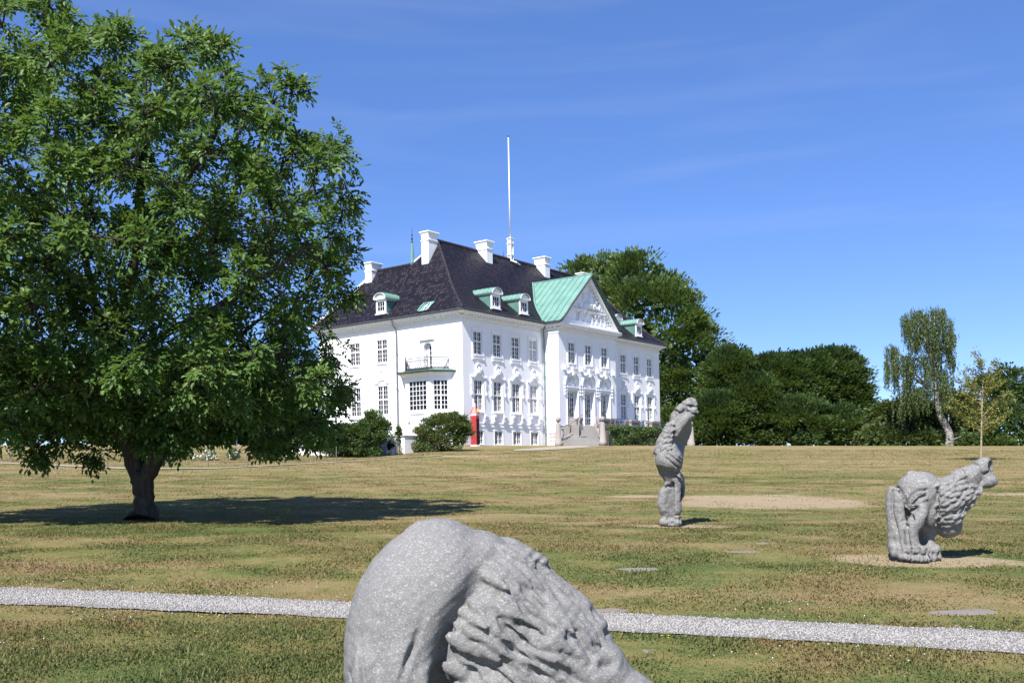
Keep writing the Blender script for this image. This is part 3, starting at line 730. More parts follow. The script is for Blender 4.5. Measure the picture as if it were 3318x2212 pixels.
def lower_surround(o, c, mp, left=False):
    mb = MB(); h = .57 if left else .5; e = .04 if not left else .03
    for s in (-1, 1):
        a, b = sorted((c+s*(h+.06), c+s*(h+.2))); mb.box(a, b, 0, e, 6.12, 8.62, mp)
        w_ = [(c+s*(h+.22), 8.72), (c+s*(h+.42), 8.68), (c+s*(h+.38), 8.4), (c+s*(h+.46), 8.15), (c+s*(h+.36), 7.9), (c+s*(h+.42), 7.66), (c+s*(h+.34), 7.48), (c+s*(h+.24), 7.62), (c+s*(h+.22), 8.1)]
        cw = curve(w_, 3); cw = cw if s > 0 else cw[::-1]
        mb.prism(cw, 0, e+.02, mp)
        mb.blob((c+s*(h+.36), .03, 7.46), (.09, .1, .16), mp)
    up = curve([(c-h-.45, 8.78), (c-h-.2, 8.74), (c-.42, 8.86), (c-.22, 9.04), (c, 8.98), (c+.22, 9.04), (c+.42, 8.86), (c+h+.2, 8.74), (c+h+.45, 8.78)], 4)
    lo = [(u, z-.11+.03*math.cos((u-c)*7)) for u, z in up]
    mb.ring(up, lo, 0, e+.06, mp)
    # niche or shell over the window
    arc = [(c+.34*math.cos(t), 9.38+.38*math.sin(t)) for t in np.linspace(-.5, math.pi+.5, 15)]
    arci = [(c+.25*math.cos(t), 9.38+.28*math.sin(t)) for t in np.linspace(-.5, math.pi+.5, 15)]
    if left:
        arc = [(c+.40*math.cos(t), 9.3+.40*math.sin(t)) for t in np.linspace(-.6, math.pi+.6, 15)]; arci = [(c+.35*math.cos(t), 9.3+.35*math.sin(t)) for t in np.linspace(-.6, math.pi+.6, 15)]
        for t in np.linspace(-.4, math.pi+.4, 11): mb.tube([mp(c+.05*math.cos(t), .02, 9.1+.05*math.sin(t)), mp(c+.36*math.cos(t), .04, 9.3+.36*math.sin(t))], [.015, .04], 5)
    else:
        mb.blob((c, .06, 9.32), (.13, .13, .16), mp); mb.blob((c, .06, 9.08), (.24, .14, .14), mp); mb.blob((c+.2, .06, 9.2), (.08, .1, .12), mp); mb.blob((c-.2, .06, 9.2), (.08, .1, .12), mp)
    mb.ring(arc, arci, 0, e+.07, mp)
    mb.box(c-h-.32, c+h+.32, 0, .14, 6.06, 6.14, mp); mb.box(c-h-.27, c+h+.27, 0, .08, 5.98, 6.06, mp); mb.box(c-h, c+h, 0, .06, 6.14, 6.22, mp)
    for s in (-1, 1):
        u = c+s*(h+.1)
        pts = [(0, 5.98), (.22, 5.98), (.24, 5.8), (.15, 5.62), (.17, 5.48), (.1, 5.34), (0, 5.32)]
        q = MB(); n = len(pts)
        V = [mp(u-.12, v, z) for v, z in pts]+[mp(u+.12, v, z) for v, z in pts]
        mb.add(V, [tuple(range(n)), tuple(range(2*n-1, n-1, -1))]+[(i, (i+1) % n, n+(i+1) % n, n+i) for i in range(n)])
    mb.build('surround', M['trim'], o)
for i, u in enumerate(FU):
    blind = i == 3
    o = glazing(pal, fr(0), u-hw, u+hw, *W_UP, 4, (3, 2), 11.36, pane='blind' if blind else 'glass'); upper_surround(o, u, fr(0))
    o = glazing(pal, fr(0), u-hw, u+hw, *W_LO, 4, (3, 3), 7.44, pane='blind' if blind else 'glass'); lower_surround(o, u, fr(0))
    if i < 4:
        o = glazing(pal, fr(0), u-hw, u+hw, *W_BS, 4, 3, rec=-.12)
        mb = MB()
        for s in (-1, 1):
            a, b = sorted((u+s*.5, u+s*.58)); mb.box(a, b, 0, .02, W_BS[0]-.06, W_BS[1]+.05, fr(0))
        mb.box(u-.59, u+.59, 0, .023, W_BS[1], W_BS[1]+.06, fr(0)); mb.box(u-.59, u+.59, 0, .03, W_BS[0]-.07, W_BS[0], fr(0))
        mb.build('surround', M['trim'], o)
for u in RU:
    o = glazing(pal, fr(RO), u-hw, u+hw, *W_UP, 4, (3, 2), 11.36); upper_surround(o, u, fr(RO))
for u in LU:
    o = glazing(pal, lf, u-.57, u+.57, 10.3, 12.08, 4, (3, 2), 11.36); upper_surround(o, u, lf, True)
    o = glazing(pal, lf, u-.57, u+.57, 6.24, 8.5, 4, (3, 3), 7.44); lower_surround(o, u, lf, True)
glazing(pal, ris_l, -1.1, -.32, 3.78, 4.75, 2, 3, rec=-.045, pane='blind', mull=False)
for u0, u1, z0, z1 in ((12.95, 13.55, 14.0, 14.72), (15.1, 15.72, 13.98, 14.72)):
    glazing(pal, fr(RO+.1), u0, u1, z0, z1, 4, 2, rec=-.07)
# balcony door in a splayed arched recess
o = glazing(pal, lf, 3.0, 3.55, 9.35, 11.25, 2, 5, rec=-.4, mull=False, name='balcony_door')
mb = MB(); mp = lf
mb.box(3.55, 3.82, -.42, -.36, 9.35, 11.4, mp)
for s in (-1, 1):
    mb.prism([(3.41+s*.41, 11.4), (3.41+s*.41, 11.18), (3.41+s*.22, 11.4)], -.3, .0, mp)
mb.box(2.72, 4.16, 0, .16, 11.62, 11.72, mp); mb.box(2.82, 4.06, 0, .1, 11.55, 11.62, mp)
out = curve([(2.75, 11.74), (2.85, 11.95), (3.05, 12.0), (3.1, 12.2), (3.44, 12.45), (3.78, 12.2), (3.83, 12.0), (4.03, 11.95), (4.13, 11.74)], 4)
inn = [(3.44+(u-3.44)*.86, 11.72+(z-11.72)*.86) for u, z in out]
mb.ring(out, inn, 0, .07, mp); mb.blob((3.3, .02, 12.1), (.13, .08, .13), mp); mb.blob((3.58, .02, 12.1), (.13, .08, .13), mp); mb.blob((3.44, .02, 11.88), (.2, .06, .1), mp)
mb.build('surround', M['trim'], o)
# entrance doors under carved arches
for u in RU:
    mp = fr(RO)
    o = glazing(pal, mp, u-.66, u+.66, 5.34, 8.12, 4, (2, 5), 6.02, rec=-.36, fw=.09, name='entrance_door')
    for s in (-1, 1):                        # lozenge bars in the top lights
        mb = MB(); c = u+s*.31; zz = 7.82
        for a, b in (((c-.2, zz), (c, zz+.24)), ((c, zz+.24), (c+.2, zz)), ((c+.2, zz), (c, zz-.24)), ((c, zz-.24), (c-.2, zz))):
            mb.tube([mp(a[0], -.3, a[1]), mp(b[0], -.3, b[1])], .018, 4)
        mb.build('lozenge_bars', M['paint'], o)
    mb = MB(); mb.box(u-.035, u+.035, -.29, -.25, 6.35, 6.6, mp); mb.build('handle', M['iron'], o)
    mb = MB()
    mb.box(u-.75, u+.75, -.37, .02, 8.14, 8.4, mp); mb.box(u-.8, u+.8, -.37, .1, 8.4, 8.52, mp)
    mb.box(u-.75, u+.75, -.37, -.3, 8.52, 9.36, mp)
    # spandrels close the square opening to an arch
    arc = [(u+.75*math.cos(t), 8.62+.74*math.sin(t)) for t in np.linspace(0, math.pi, 17)]
    sq = [(u+.76, 8.62), (u+.76, 8.8), (u+.76, 9.0), (u+.76, 9.2), (u+.76, 9.37), (u+.6, 9.37), (u+.4, 9.37), (u+.2, 9.37), (u, 9.37), (u-.2, 9.37), (u-.4, 9.37), (u-.6, 9.37), (u-.76, 9.37), (u-.76, 9.2), (u-.76, 9.0), (u-.76, 8.8), (u-.76, 8.62)]
    mb.ring(sq, arc, -.34, .003, mp)
    def arch(r, zt_, dz): return [(u+r, zt_)]+[(u+r*math.cos(t), 8.62+(r-dz)*math.sin(t)) for t in np.linspace(0, math.pi, 19)]+[(u-r, zt_)]
    mb.ring(arch(.88, 5.34, 0), arch(.76, 5.34, 0), 0, .06, mp)
    # carved rope arch
    for t in np.linspace(-.32, math.pi+.32, 34):
        r = 1.1; x, z = (u+r*math.cos(t), 8.62+r*.98*math.sin(t)) if 0 <= t <= math.pi else (u+(r if t < 1 else -r), 8.62-abs(t if t < 0 else t-math.pi)*2.4)
        mb.blob((x, .03, z), (.105, .12, .09), mp, nu=7, nv=4)
    mb.prism([(u-.12, 9.42), (u+.12, 9.42), (u+.2, 9.92), (u-.2, 9.92)], 0, .24, mp); mb.box(u-.22, u+.22, 0, .26, 9.86, 9.98, mp)
    for dx, dz, a, b in ((0, .42, .08, .32), (-.18, .2, .16, .16), (.18, .22, .16, .18), (-.38, .12, .14, .1), (.38, .12, .14, .1), (0, .12, .26, .12), (-.26, .36, .06, .18), (.2, .42, .06, .16)):
        mb.blob((u+dx, -.2, 8.54+dz), (a, .14, b), mp)
    mb.build('carved_arch', M['trim'], o)
mp = fr(RO)                                   # corbels between the arches
for u in (10.85, 13.35, 15.85, 18.35):
    mb = MB(); mb.prism([(u-.09, 9.8), (u+.09, 9.8), (u+.13, 10.02), (u+.13, 10.12), (u-.13, 10.12), (u-.13, 10.02)], 0, .3, mp); mb.build('corbel', M['trim'], pal)

# ---------------------------------------------------------------- bay window with balcony on the garden side
bay = MB(); pl = [(0, 5.75), (-1.2, 4.6), (-1.2, 2.17), (0, 1.05)]
grow = lambda d: [(0, 5.75+d*.7), (-1.2-d, 4.6+d*.55), (-1.2-d, 2.17-d*.55), (0, 1.05-d*.7)]
# front and right walls as frames with holes
def edge_map(p, q):
    p, q = np.array(p, float), np.array(q, float); L_ = np.linalg.norm(q-p); d = (q-p)/L_; n = np.array([-d[1], d[0]])
    c = np.array([0, 3.4]); n = n if np.dot((p+q)/2-c, n) > 0 else -n
    return (lambda u, v, z: (p[0]+d[0]*u+n[0]*v, p[1]+d[1]*u+n[1]*v, z)), L_
em_f, Lf = edge_map(pl[1], pl[2]); em_r, Lr = edge_map(pl[2], pl[3]); em_l, Ll = edge_map(pl[0], pl[1])
wall_holes(bay, 0, Lf, Z0, 9.1, [(.32, Lf-.32, 6.28, 8.5, .1)], em_f)
wall_holes(bay, 0, Lr, Z0, 9.1, [(.26, Lr-.3, 6.28, 8.5, .1)], em_r)
wall_holes(bay, 0, Ll, Z0, 9.1, [(.3, Ll-.26, 6.28, 8.5, .1)], em_l)
for em, L_ in ((em_f, Lf), (em_r, Lr), (em_l, Ll)):
    bay.box(.0, L_, 0, .04, 8.56, 8.66, em); bay.box(.14, L_-.14, 0, .1, 6.06, 6.14, em); bay.box(.18, L_-.18, 0, .05, 5.98, 6.06, em)
    for u in (.34, L_-.34):
        bay.prism([(u-.11, 5.98), (u-.11, 5.5), (u+.11, 5.5), (u+.11, 5.98)], 0, .12, em)
bayo = bay.build('bay_window', M['wall'], pal)
glazing(bayo, em_f, .32, Lf-.32, 6.28, 8.5, 5, 6, rec=-.09, mull=False, mw=.035)
glazing(bayo, em_r, .26, Lr-.3, 6.28, 8.5, 4, (3, 3), 7.36, rec=-.09, mw=.035)
glazing(bayo, em_l, .3, Ll-.26, 6.28, 8.5, 4, (3, 3), 7.36, rec=-.09, mw=.035)
mb = MB()
for d, za, zb in ((.1, 8.86, 8.96), (.28, 8.96, 9.06)): mb.plan(grow(d), za, zb)
mb.build('canopy_moulding', M['trim'], bayo)
mb = MB(); g0, g1 = grow(.56), grow(.02)
mb.plan(g0, 9.06, 9.13)
mb.add([(x, y, 9.13) for x, y in g0]+[(x, y, 9.3) for x, y in g1], [(0, 1, 5, 4), (1, 2, 6, 5), (2, 3, 7, 6), (4, 5, 6, 7)])
mb.build('canopy_roof', M['copper_dark'], bayo)
mb = MB()
for a, b in zip(g0, g0[1:]): mb.tube([(*a, 9.12), (*b, 9.12)], .06, 6)
mb.build('canopy_gutter', M['gutter'], bayo)
mb = MB(); rp = [(-.05, 5.45), (-1.3, 4.48), (-1.3, 2.28), (-.05, 1.25)]
for a, b in zip(rp, rp[1:]):
    a_, b_ = np.array(a), np.array(b); L_ = np.linalg.norm(b_-a_); d = (b_-a_)/L_
    for z, r in ((9.36, .035), (9.42, .02), (10.02, .015), (10.14, .03)): mb.tube([(*a, z), (*b, z)], r, 5)
    n = int(L_/.21)
    for i in range(n):
        c = a_+d*(i+.5)*L_/n; w_ = .105
        for s in (-1, 1):
            mb.tube([(*(c+d*s*x), z) for x, z in ((.0, 9.42), (.06, 9.55), (w_, 9.68), (.05, 9.85), (w_*.95, 9.98), (w_*.5, 10.03))], .015, 4, cap=False)
        mb.blob((c[0], c[1], 9.93), (.03, .03, .05), nu=6, nv=4)
for p in rp[1:3]: mb.tube([(*p, 9.3), (*p, 10.2)], .03, 6); mb.blob((*p, 10.27), (.055, .055, .07))
mb.box(-1.36, -.0, 2.2, 4.55, 9.3, 9.35)
mb.build('balcony_railing', M['iron'], bayo)

# ---------------------------------------------------------------- dormers, chimneys, flagpole, spires
def dormer(mp, c, v0, back, z0=14.05, ze=15.2, zt=15.62, w_=.53, name='dormer'):
    """mp: wall frame with v pointing out of the roof; v0 = face plane"""
    mb = MB(); m = lambda u, v, z: mp(u, v+v0, z)
    arc = [(c+w_*1.12*math.cos(t), ze+(zt-ze)*math.sin(t)) for t in np.linspace(0, math.pi, 13)]
    mb.box(c-w_, c-w_+.13, -.1, .0, z0, ze, m); mb.box(c+w_-.13, c+w_, -.1, 0, z0, ze, m)
    mb.box(c-w_+.13, c+w_-.13, -.1, 0, z0, z0+.16, m); mb.box(c-w_+.13, c+w_-.13, -.1, 0, 14.98, ze, m)
    mb.prism(arc, -.1, .04, m)
    mb.ring([(c+(u-c)*1.1, ze-.03+(z-ze)*1.12) for u, z in arc], arc, -.1, .2, m)
    mb.box(c-w_*1.14, c+w_*1.14, .0, .16, ze-.06, ze, m); mb.box(c-.25, c+.25, .04, .07, ze+.1, ze+.14, m)
    mb.box(c-w_-.04, c+w_+.04, -.3, .10, z0-.07, z0, m)
    mb.box(c-w_-.01, c-w_+.1, -back, -.1, ze-.12, ze-.02, m); mb.box(c+w_-.1, c+w_+.01, -back, -.1, ze-.12, ze-.02, m)
    o = mb.build(name, M['paint'], pal)
    glazing(o, m, c-w_+.13, c+w_-.13, z0+.16, 14.98, 3, 2, rec=-.08, mull=False, fw=.04)
    k = MB(); k.box(c-w_+.02, c+w_-.02, -back, -.1, z0-.3, ze-.12, m); k.build('cheeks', M['copper_dark'], o)
    k = MB(); oa = [(c+(u-c)*1.14, ze-.02+(z-ze)*1.16) for u, z in arc]
    k.ring(oa, [(c+(u-c)*1.05, ze-.04+(z-ze)*1.02) for u, z in arc], -back-.3, .16, m)
    for q in np.arange(-back, 0, .42):
        k.tube([m(u, q, z+.015) for u, z in oa], .02, 4)
    k.build('dormer_roof', M['copper'], o)
    return o
for c in (4.05, 7.62, 25.6, 29.35-7.62): dormer(fr(0), c, .02, 2.0)
dormer(lf, 7.87, .32, 1.75)
mb = MB()                                     # small copper rooflight on the garden slope
sk = lambda u, b, dz=0: (b, u, roof_side_z(b)+dz)
for a0, a1 in ((3.95, 3.83), (2.95, 2.83)):
    mb.tube([sk(a0, -.44, .1), sk((a0+a1)/2, -.1, .16), sk(a1, .2, .1)], .07, 5)
mb.tube([sk(3.9, .2, .12), sk(2.85, .2, .12)], .05, 5)
mb.add([sk(3.9, -.42, .06), sk(3.4, -.42, .06), sk(3.35, .18, .06), sk(3.85, .18, .06)], [(0, 1, 2, 3)])
rl = mb.build('rooflight', M['copper'], pal)
mb = MB()
for q in (3.4, 3.15, 2.95): mb.tube([sk(q, -.42, .1), sk(q-.05, .18, .1)], .025, 4)
for b in (-.42, -.12, .18): mb.tube([sk(3.4, b, .1), sk(2.93, b, .1)], .025, 4)
mb.build('frame', M['paint'], rl)
mb = MB(); mb.add([sk(3.4, -.42, .07), sk(2.95, -.42, .07), sk(2.9, .18, .07), sk(3.35, .18, .07)], [(0, 1, 2, 3)]); mb.build('pane', M['glass'], rl)
def chimney(b0, b1, a0, a1, zb, zt):
    mb = MB(); g = lambda e: (b0-e, b1+e, a0-e, a1+e)
    def ringbox(e0, e1, za, zb_):
        A, B = g(e0), g(e1)
        v = [(A[0], A[2], za), (A[1], A[2], za), (A[1], A[3], za), (A[0], A[3], za), (B[0], B[2], zb_), (B[1], B[2], zb_), (B[1], B[3], zb_), (B[0], B[3], zb_)]
        mb.add(v, [(0, 1, 5, 4), (1, 2, 6, 5), (2, 3, 7, 6), (3, 0, 4, 7), (4, 5, 6, 7), (3, 2, 1, 0)])
    ringbox(0, 0, zb, zt-.78); ringbox(.04, .06, zt-.78, zt-.68); ringbox(.03, -.01, zt-.68, zt-.58); ringbox(-.01, .0, zt-.58, zt-.36)
    ringbox(.0, .04, zt-.36, zt-.2); ringbox(.04, .11, zt-.2, zt-.08); ringbox(.13, .12, zt-.08, zt)
    o = mb.build('chimney', M['trim'], pal)
    k = MB(); k.box(b0-.05, b1+.05, a0-.05, a1+.05, zt, zt+.025); k.build('capping', M['plinth'], o)
chimney(3.02, 4.12, 5.83, 6.57, 17.4, 20.75)
chimney(9.42, 10.18, 5.06, 6.22, 18.2, 21.0)
chimney(17.78, 18.53, 5.06, 6.22, 18.2, 21.0)
chimney(LEN-4.12, LEN-3.02, 5.83, 6.57, 17.4, 20.75)
chimney(2.5, 3.6, 11.66, 12.4, 16.4, 19.05)
mb = MB(); mb.tube([(14.05, RG, 22.0), (14.05, RG, 31.0)], [.075, .042], 10); mb.tube([(14.05, RG, 31.0), (14.05, RG, 31.12)], .07, 8, 1)
fp = mb.build('flagpole', [M['paint'], M['iron']], pal, True)
mb = MB()
for dx, dy in ((-.16, -.16), (.16, -.16), (.16, .16), (-.16, .16)): mb.tube([(14.05+dx, RG+dy, 20.2), (14.05+dx, RG+dy, 22.1)], .05, 6)
for z in (20.6, 21.6, 22.05): mb.box(14.05-.24, 14.05+.24, RG-.24, RG+.24, z, z+.07)
mb.box(13.9, 14.2, RG-.1, RG+.15, 20.3, 22.0)
mb.build('housing', M['paint'], fp)
mb = MB(); mb.tube([(13.7, 5.85, 20.1), (14.0, 5.45, 19.9), (14.7, 5.6, 19.8)], .09, 6); mb.build('flashing', M['pale_tone'], fp)
mb = MB(); mb.tube([(13.05, RG, 20.2), (13.05, RG, 20.85)], [.035, .01], 6); mb.build('finial', M['iron'], pal)
mb = MB(); c = (BW+.05, 7.75)
mb.lathe([(.16, 18.5), (.13, 19.3), (.07, 20.05), (.05, 20.1)], (*c, 0), 8, 0); mb.lathe([(.03, 20.05), (.09, 20.15), (.035, 20.3), (.08, 20.45), (.025, 20.6), (.06, 20.75), (.02, 20.85), (.008, 21.3)], (*c, 0), 8, 1)
mb.build('spire', [M['copper'], M['iron']], pal)
# ---------------------------------------------------------------- leaves, trees, shrubs
LEAF = {
 'leaf': (np.array([(0, 0, 0), (.3, .46, .13), (.68, .42, .12), (1, 0, -.06), (.68, -.42, .12), (.3, -.46, .13)]), np.array([(0, 1, 2, 3), (0, 3, 4, 5)])),
 'spray': (np.array([(0, 0, 0), (.45, .5, .08), (1, .05, -.05), (.5, -.45, .06)]), np.array([(0, 1, 2, 3)])),
}
def unit(a): return a/np.maximum(np.linalg.norm(a, axis=-1, keepdims=True), 1e-9)
def leaves(name, P_, Dv, Nv, L, Wd, mat, parent=None, shape='leaf', seed=0, rnd=None):
    T, Fc = LEAF[shape]; n = len(P_); Dv = unit(Dv); S = unit(np.cross(Dv, Nv)); N2 = np.cross(S, Dv)
    L = np.broadcast_to(L, (n,)); Wd = np.broadcast_to(Wd, (n,))
    V = (P_[:, None]+T[None, :, 0:1]*(Dv*L[:, None])[:, None]+T[None, :, 1:2]*(S*Wd[:, None])[:, None]+T[None, :, 2:3]*(N2*L[:, None])[:, None]).reshape(-1, 3)
    F = (np.arange(n)[:, None, None]*len(T)+Fc[None]).reshape(-1, 4)
    r = np.random.default_rng(seed).random(n) if rnd is None else rnd
    return link(name, npmesh(name, V, F, 4, False, {'rnd': np.repeat(r, len(T))}), mat, parent)
def rdir(g, n): return unit(g.normal(0, 1, (n, 3)))
def tubes(name, paths, mat, parent=None, seg=7):
    """paths: list of (points, radii) joined in one mesh"""
    V = []; F = []; o = 0
    for pts, rad in paths:
        P_ = np.array(pts, float); n = len(P_); rad = np.broadcast_to(np.array(rad, float), (n,))
        d = unit(np.gradient(P_, axis=0)); up = np.array([.21, .37, .9]); a = unit(np.cross(d, up)); b = np.cross(d, a)
        t = np.arange(seg)*2*math.pi/seg
        ring = P_[:, None]+(a[:, None]*np.cos(t)[None, :, None]+b[:, None]*np.sin(t)[None, :, None])*rad[:, None, None]
        V.append(ring.reshape(-1, 3)); i = np.arange(n-1)[:, None]*seg; k = np.arange(seg)[None]; k2 = (k+1) % seg
        F.append(np.stack([i+k, i+k2, i+seg+k2, i+seg+k], -1).reshape(-1, 4)+o); o += n*seg
    return link(name, npmesh(name, np.concatenate(V), np.concatenate(F), 4, True), mat, parent)
def bend(a, b, g, k=.12, n=5):
    a, b = np.array(a, float), np.array(b, float); L_ = np.linalg.norm(b-a); c = (a+b)/2+g.normal(0, k, 3)*L_; c[2] += .12*L_
    t = np.linspace(0, 1, n)[:, None]; return (1-t)**2*a+2*t*(1-t)*c+t*t*b

def clump_points(g, ells, n_clump, per, rc, upbias=.25, shell=(.72, 1.0)):
    """leaf positions in clumps over a set of ellipsoids -> points, outward dirs, clump id"""
    vol = np.array([e[1][0]*e[1][2]+e[1][1]*e[1][2] for e in ells]); pick = g.choice(len(ells), n_clump, p=vol/vol.sum())
    Cc = np.array([e[0] for e in ells], float)[pick]; Rr = np.array([e[1] for e in ells], float)[pick]
    u = rdir(g, n_clump); u[:, 2] = np.where(u[:, 2] < -.55, -u[:, 2], u[:, 2]); s = g.uniform(*shell, n_clump)[:, None]
    cc = Cc+u*Rr*s
    keep = np.ones(n_clump, bool)                         # drop clumps buried deep in another ellipsoid
    for c, r in ells: keep &= (((cc-np.array(c))/np.array(r))**2).sum(1) > .38
    cc, out = cc[keep], unit(u[keep]/Rr[keep]*Rr[keep].mean()); m = len(cc)
    size = rc*g.uniform(.6, 1.35, m)
    v = rdir(g, m*per)*(g.random(m*per)**.5)[:, None]; v = v*np.repeat(size, per)[:, None]*np.array([1, 1, .55])
    o = np.repeat(out, per, 0)
    P_ = np.repeat(cc, per, 0)+v+np.array([0, 0, 1])*0
    return P_, unit(v/rc*.8+o*.9+np.array([0, 0, upbias])), np.repeat(np.arange(m), per), cc
def tree(name, lab, cat, base, trunk, ells, n_clump, per, rc, ll, lw, mat, barkm, group=None, seed=1, up=.25, weep=0., inner=0, limbs=8, shape='spray'):
    """base at ground; trunk = (height, radius, lean)"""
    g = np.random.default_rng(seed); root = empty(name, base, 0, lab, cat, group); base = np.array(base, float)
    th, tr, lean = trunk
    P_, Dv, ci, cc = clump_points(g, ells, n_clump, per, rc, up)
    n = len(P_); tone = g.random(ci.max()+1); rnd = np.clip(tone[ci]*.55+g.random(n)*.45, 0, 1)
    if weep: Dv = unit(Dv*(1-weep)+np.array([0, 0, -1])*weep)
    Nv = unit(rdir(g, n)*.7+np.array([0, 0, .8]))
    leaves('crown', P_, Dv, Nv, ll*g.uniform(.6, 1.3, n), lw*g.uniform(.7, 1.2, n), mat, root, shape, seed, rnd)
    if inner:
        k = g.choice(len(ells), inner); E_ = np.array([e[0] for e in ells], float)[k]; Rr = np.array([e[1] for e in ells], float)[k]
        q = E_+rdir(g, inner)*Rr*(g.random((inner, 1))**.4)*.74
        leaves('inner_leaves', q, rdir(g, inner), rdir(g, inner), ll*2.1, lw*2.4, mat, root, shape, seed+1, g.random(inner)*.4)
    top = np.array([lean, 0, th]); t = np.linspace(0, 1, 7)[:, None]
    paths = [(top*t+np.array([0, 0, -.2])*(1-t)+g.normal(0, .02*th*.3, (7, 3))*t*(1-t)*4, tr*(1-.6*t[:, 0]+.35*(1-t[:, 0])**6))]
    for i in range(limbs):
        e = cc[g.integers(len(cc))]; f = g.uniform(.35, 1); paths.append((bend(top*f, e, g), np.linspace(tr*.42*(1.2-f), tr*.05, 5)))
    tubes('trunk', paths, barkm, root)
    return root

# ---------------------------------------------------------------- the big walnut
WD = 16.7
wb = ground(470, 1684); WD = wb[1]
walnut = empty('walnut_tree', tuple(wb), 0, 'big spreading walnut tree with a short dark trunk on the left of the lawn', 'tree')
def wp(dx, dy, off=0.): return at(dx*D, dy*D, WD+off)-wb        # from overview coordinates to tree-local metres
g = np.random.default_rng(31)
sil = [(-330, 330), (-250, 180), (-120, 60), (-30, 10), (40, 22), (78, -22), (120, -4), (205, 34), (262, 52), (330, 86), (405, 128), (440, 118), (512, 72), (540, 92), (566, 136), (640, 186), (742, 246), (792, 292), (812, 330), (806, 356), (826, 404), (824, 470), (806, 540), (792, 590), (840, 634), (828, 668), (760, 720), (742, 762), (752, 826), (806, 880), (790, 904), (744, 940), (776, 985), (792, 1014), (740, 1012), (690, 1010), (640, 1020), (600, 1036), (560, 1010), (500, 1000), (455, 1010), (432, 1072), (405, 1060), (398, 1000), (360, 990), (330, 1000), (300, 960), (250, 985), (225, 1048), (190, 1030), (150, 1074), (125, 1040), (80, 1010), (60, 1068), (30, 1040), (20, 985), (-60, 990), (-200, 960), (-300, 840), (-350, 600)]
S2 = np.array([wp(*p)[[0, 2]] for p in sil])
def inside(p):
    x, y = p[:, 0:1], p[:, 1:2]; x0, y0 = S2[:, 0][None], S2[:, 1][None]; x1, y1 = np.roll(S2[:, 0], -1)[None], np.roll(S2[:, 1], -1)[None]
    c = ((y0 > y) != (y1 > y)) & (x < (x1-x0)*(y-y0)/(y1-y0+1e-12)+x0); return c.sum(1) % 2 == 1
def edge_dist(p):
    a = S2; b = np.roll(S2, -1, 0); ab = b-a; t = np.clip((((p[:, None]-a[None])*ab[None]).sum(-1))/(ab**2).sum(-1)[None], 0, 1)
    return np.linalg.norm(p[:, None]-(a[None]+t[..., None]*ab[None]), axis=-1).min(1)
# bough centres, spaced out through the outer part of the crown
cand = np.stack([g.uniform(S2[:, 0].min(), S2[:, 0].max(), 26000), g.uniform(-4, 4, 26000), g.uniform(S2[:, 1].min(), S2[:, 1].max(), 26000)], -1)
p2 = cand[:, [0, 2]]; k = inside(p2); cand, p2 = cand[k], p2[k]; ed = edge_dist(p2)
RD = 3.6; half = RD*np.sqrt(np.clip(1-(1-np.clip(ed, 0, RD)/RD)**2, 0, 1))
dep = np.abs(cand[:, 1])/np.maximum(half, .15); k = (ed > np.where(cand[:, 2] < 3.3, .16, .34)) & (dep < 1) & ((dep > .5) | (ed < 1.0) | (g.random(len(ed)) < .3)); cand, ed, half = cand[k], ed[k], half[k]
order = g.permutation(len(cand)); bough = []
for i in order:
    p = cand[i]
    if all(((p-q)**2).sum() > (.66 if p[2] < 3.4 else .79)**2 for q in bough): bough.append(p)
bough = np.array(bough)
gapn = np.sin(bough[:, 0]*1.15+.6)*np.sin(bough[:, 2]*1.35+.9*np.sin(bough[:, 0]*.8))+.45*np.sin(bough[:, 1]*1.4+bough[:, 2]*.9)
bough = bough[(gapn > -.62) | (bough[:, 2] < 3.2) | (edge_dist(bough[:, [0, 2]]) < .85)]
bough = np.concatenate([bough, [wp(*q_) for q_ in ((365, 955, -1.0), (405, 1000, -1.1), (335, 925, -1.1), (345, 1000, -.9), (425, 945, -1.2), (390, 905, -1.3), (300, 905, -1.2))]])
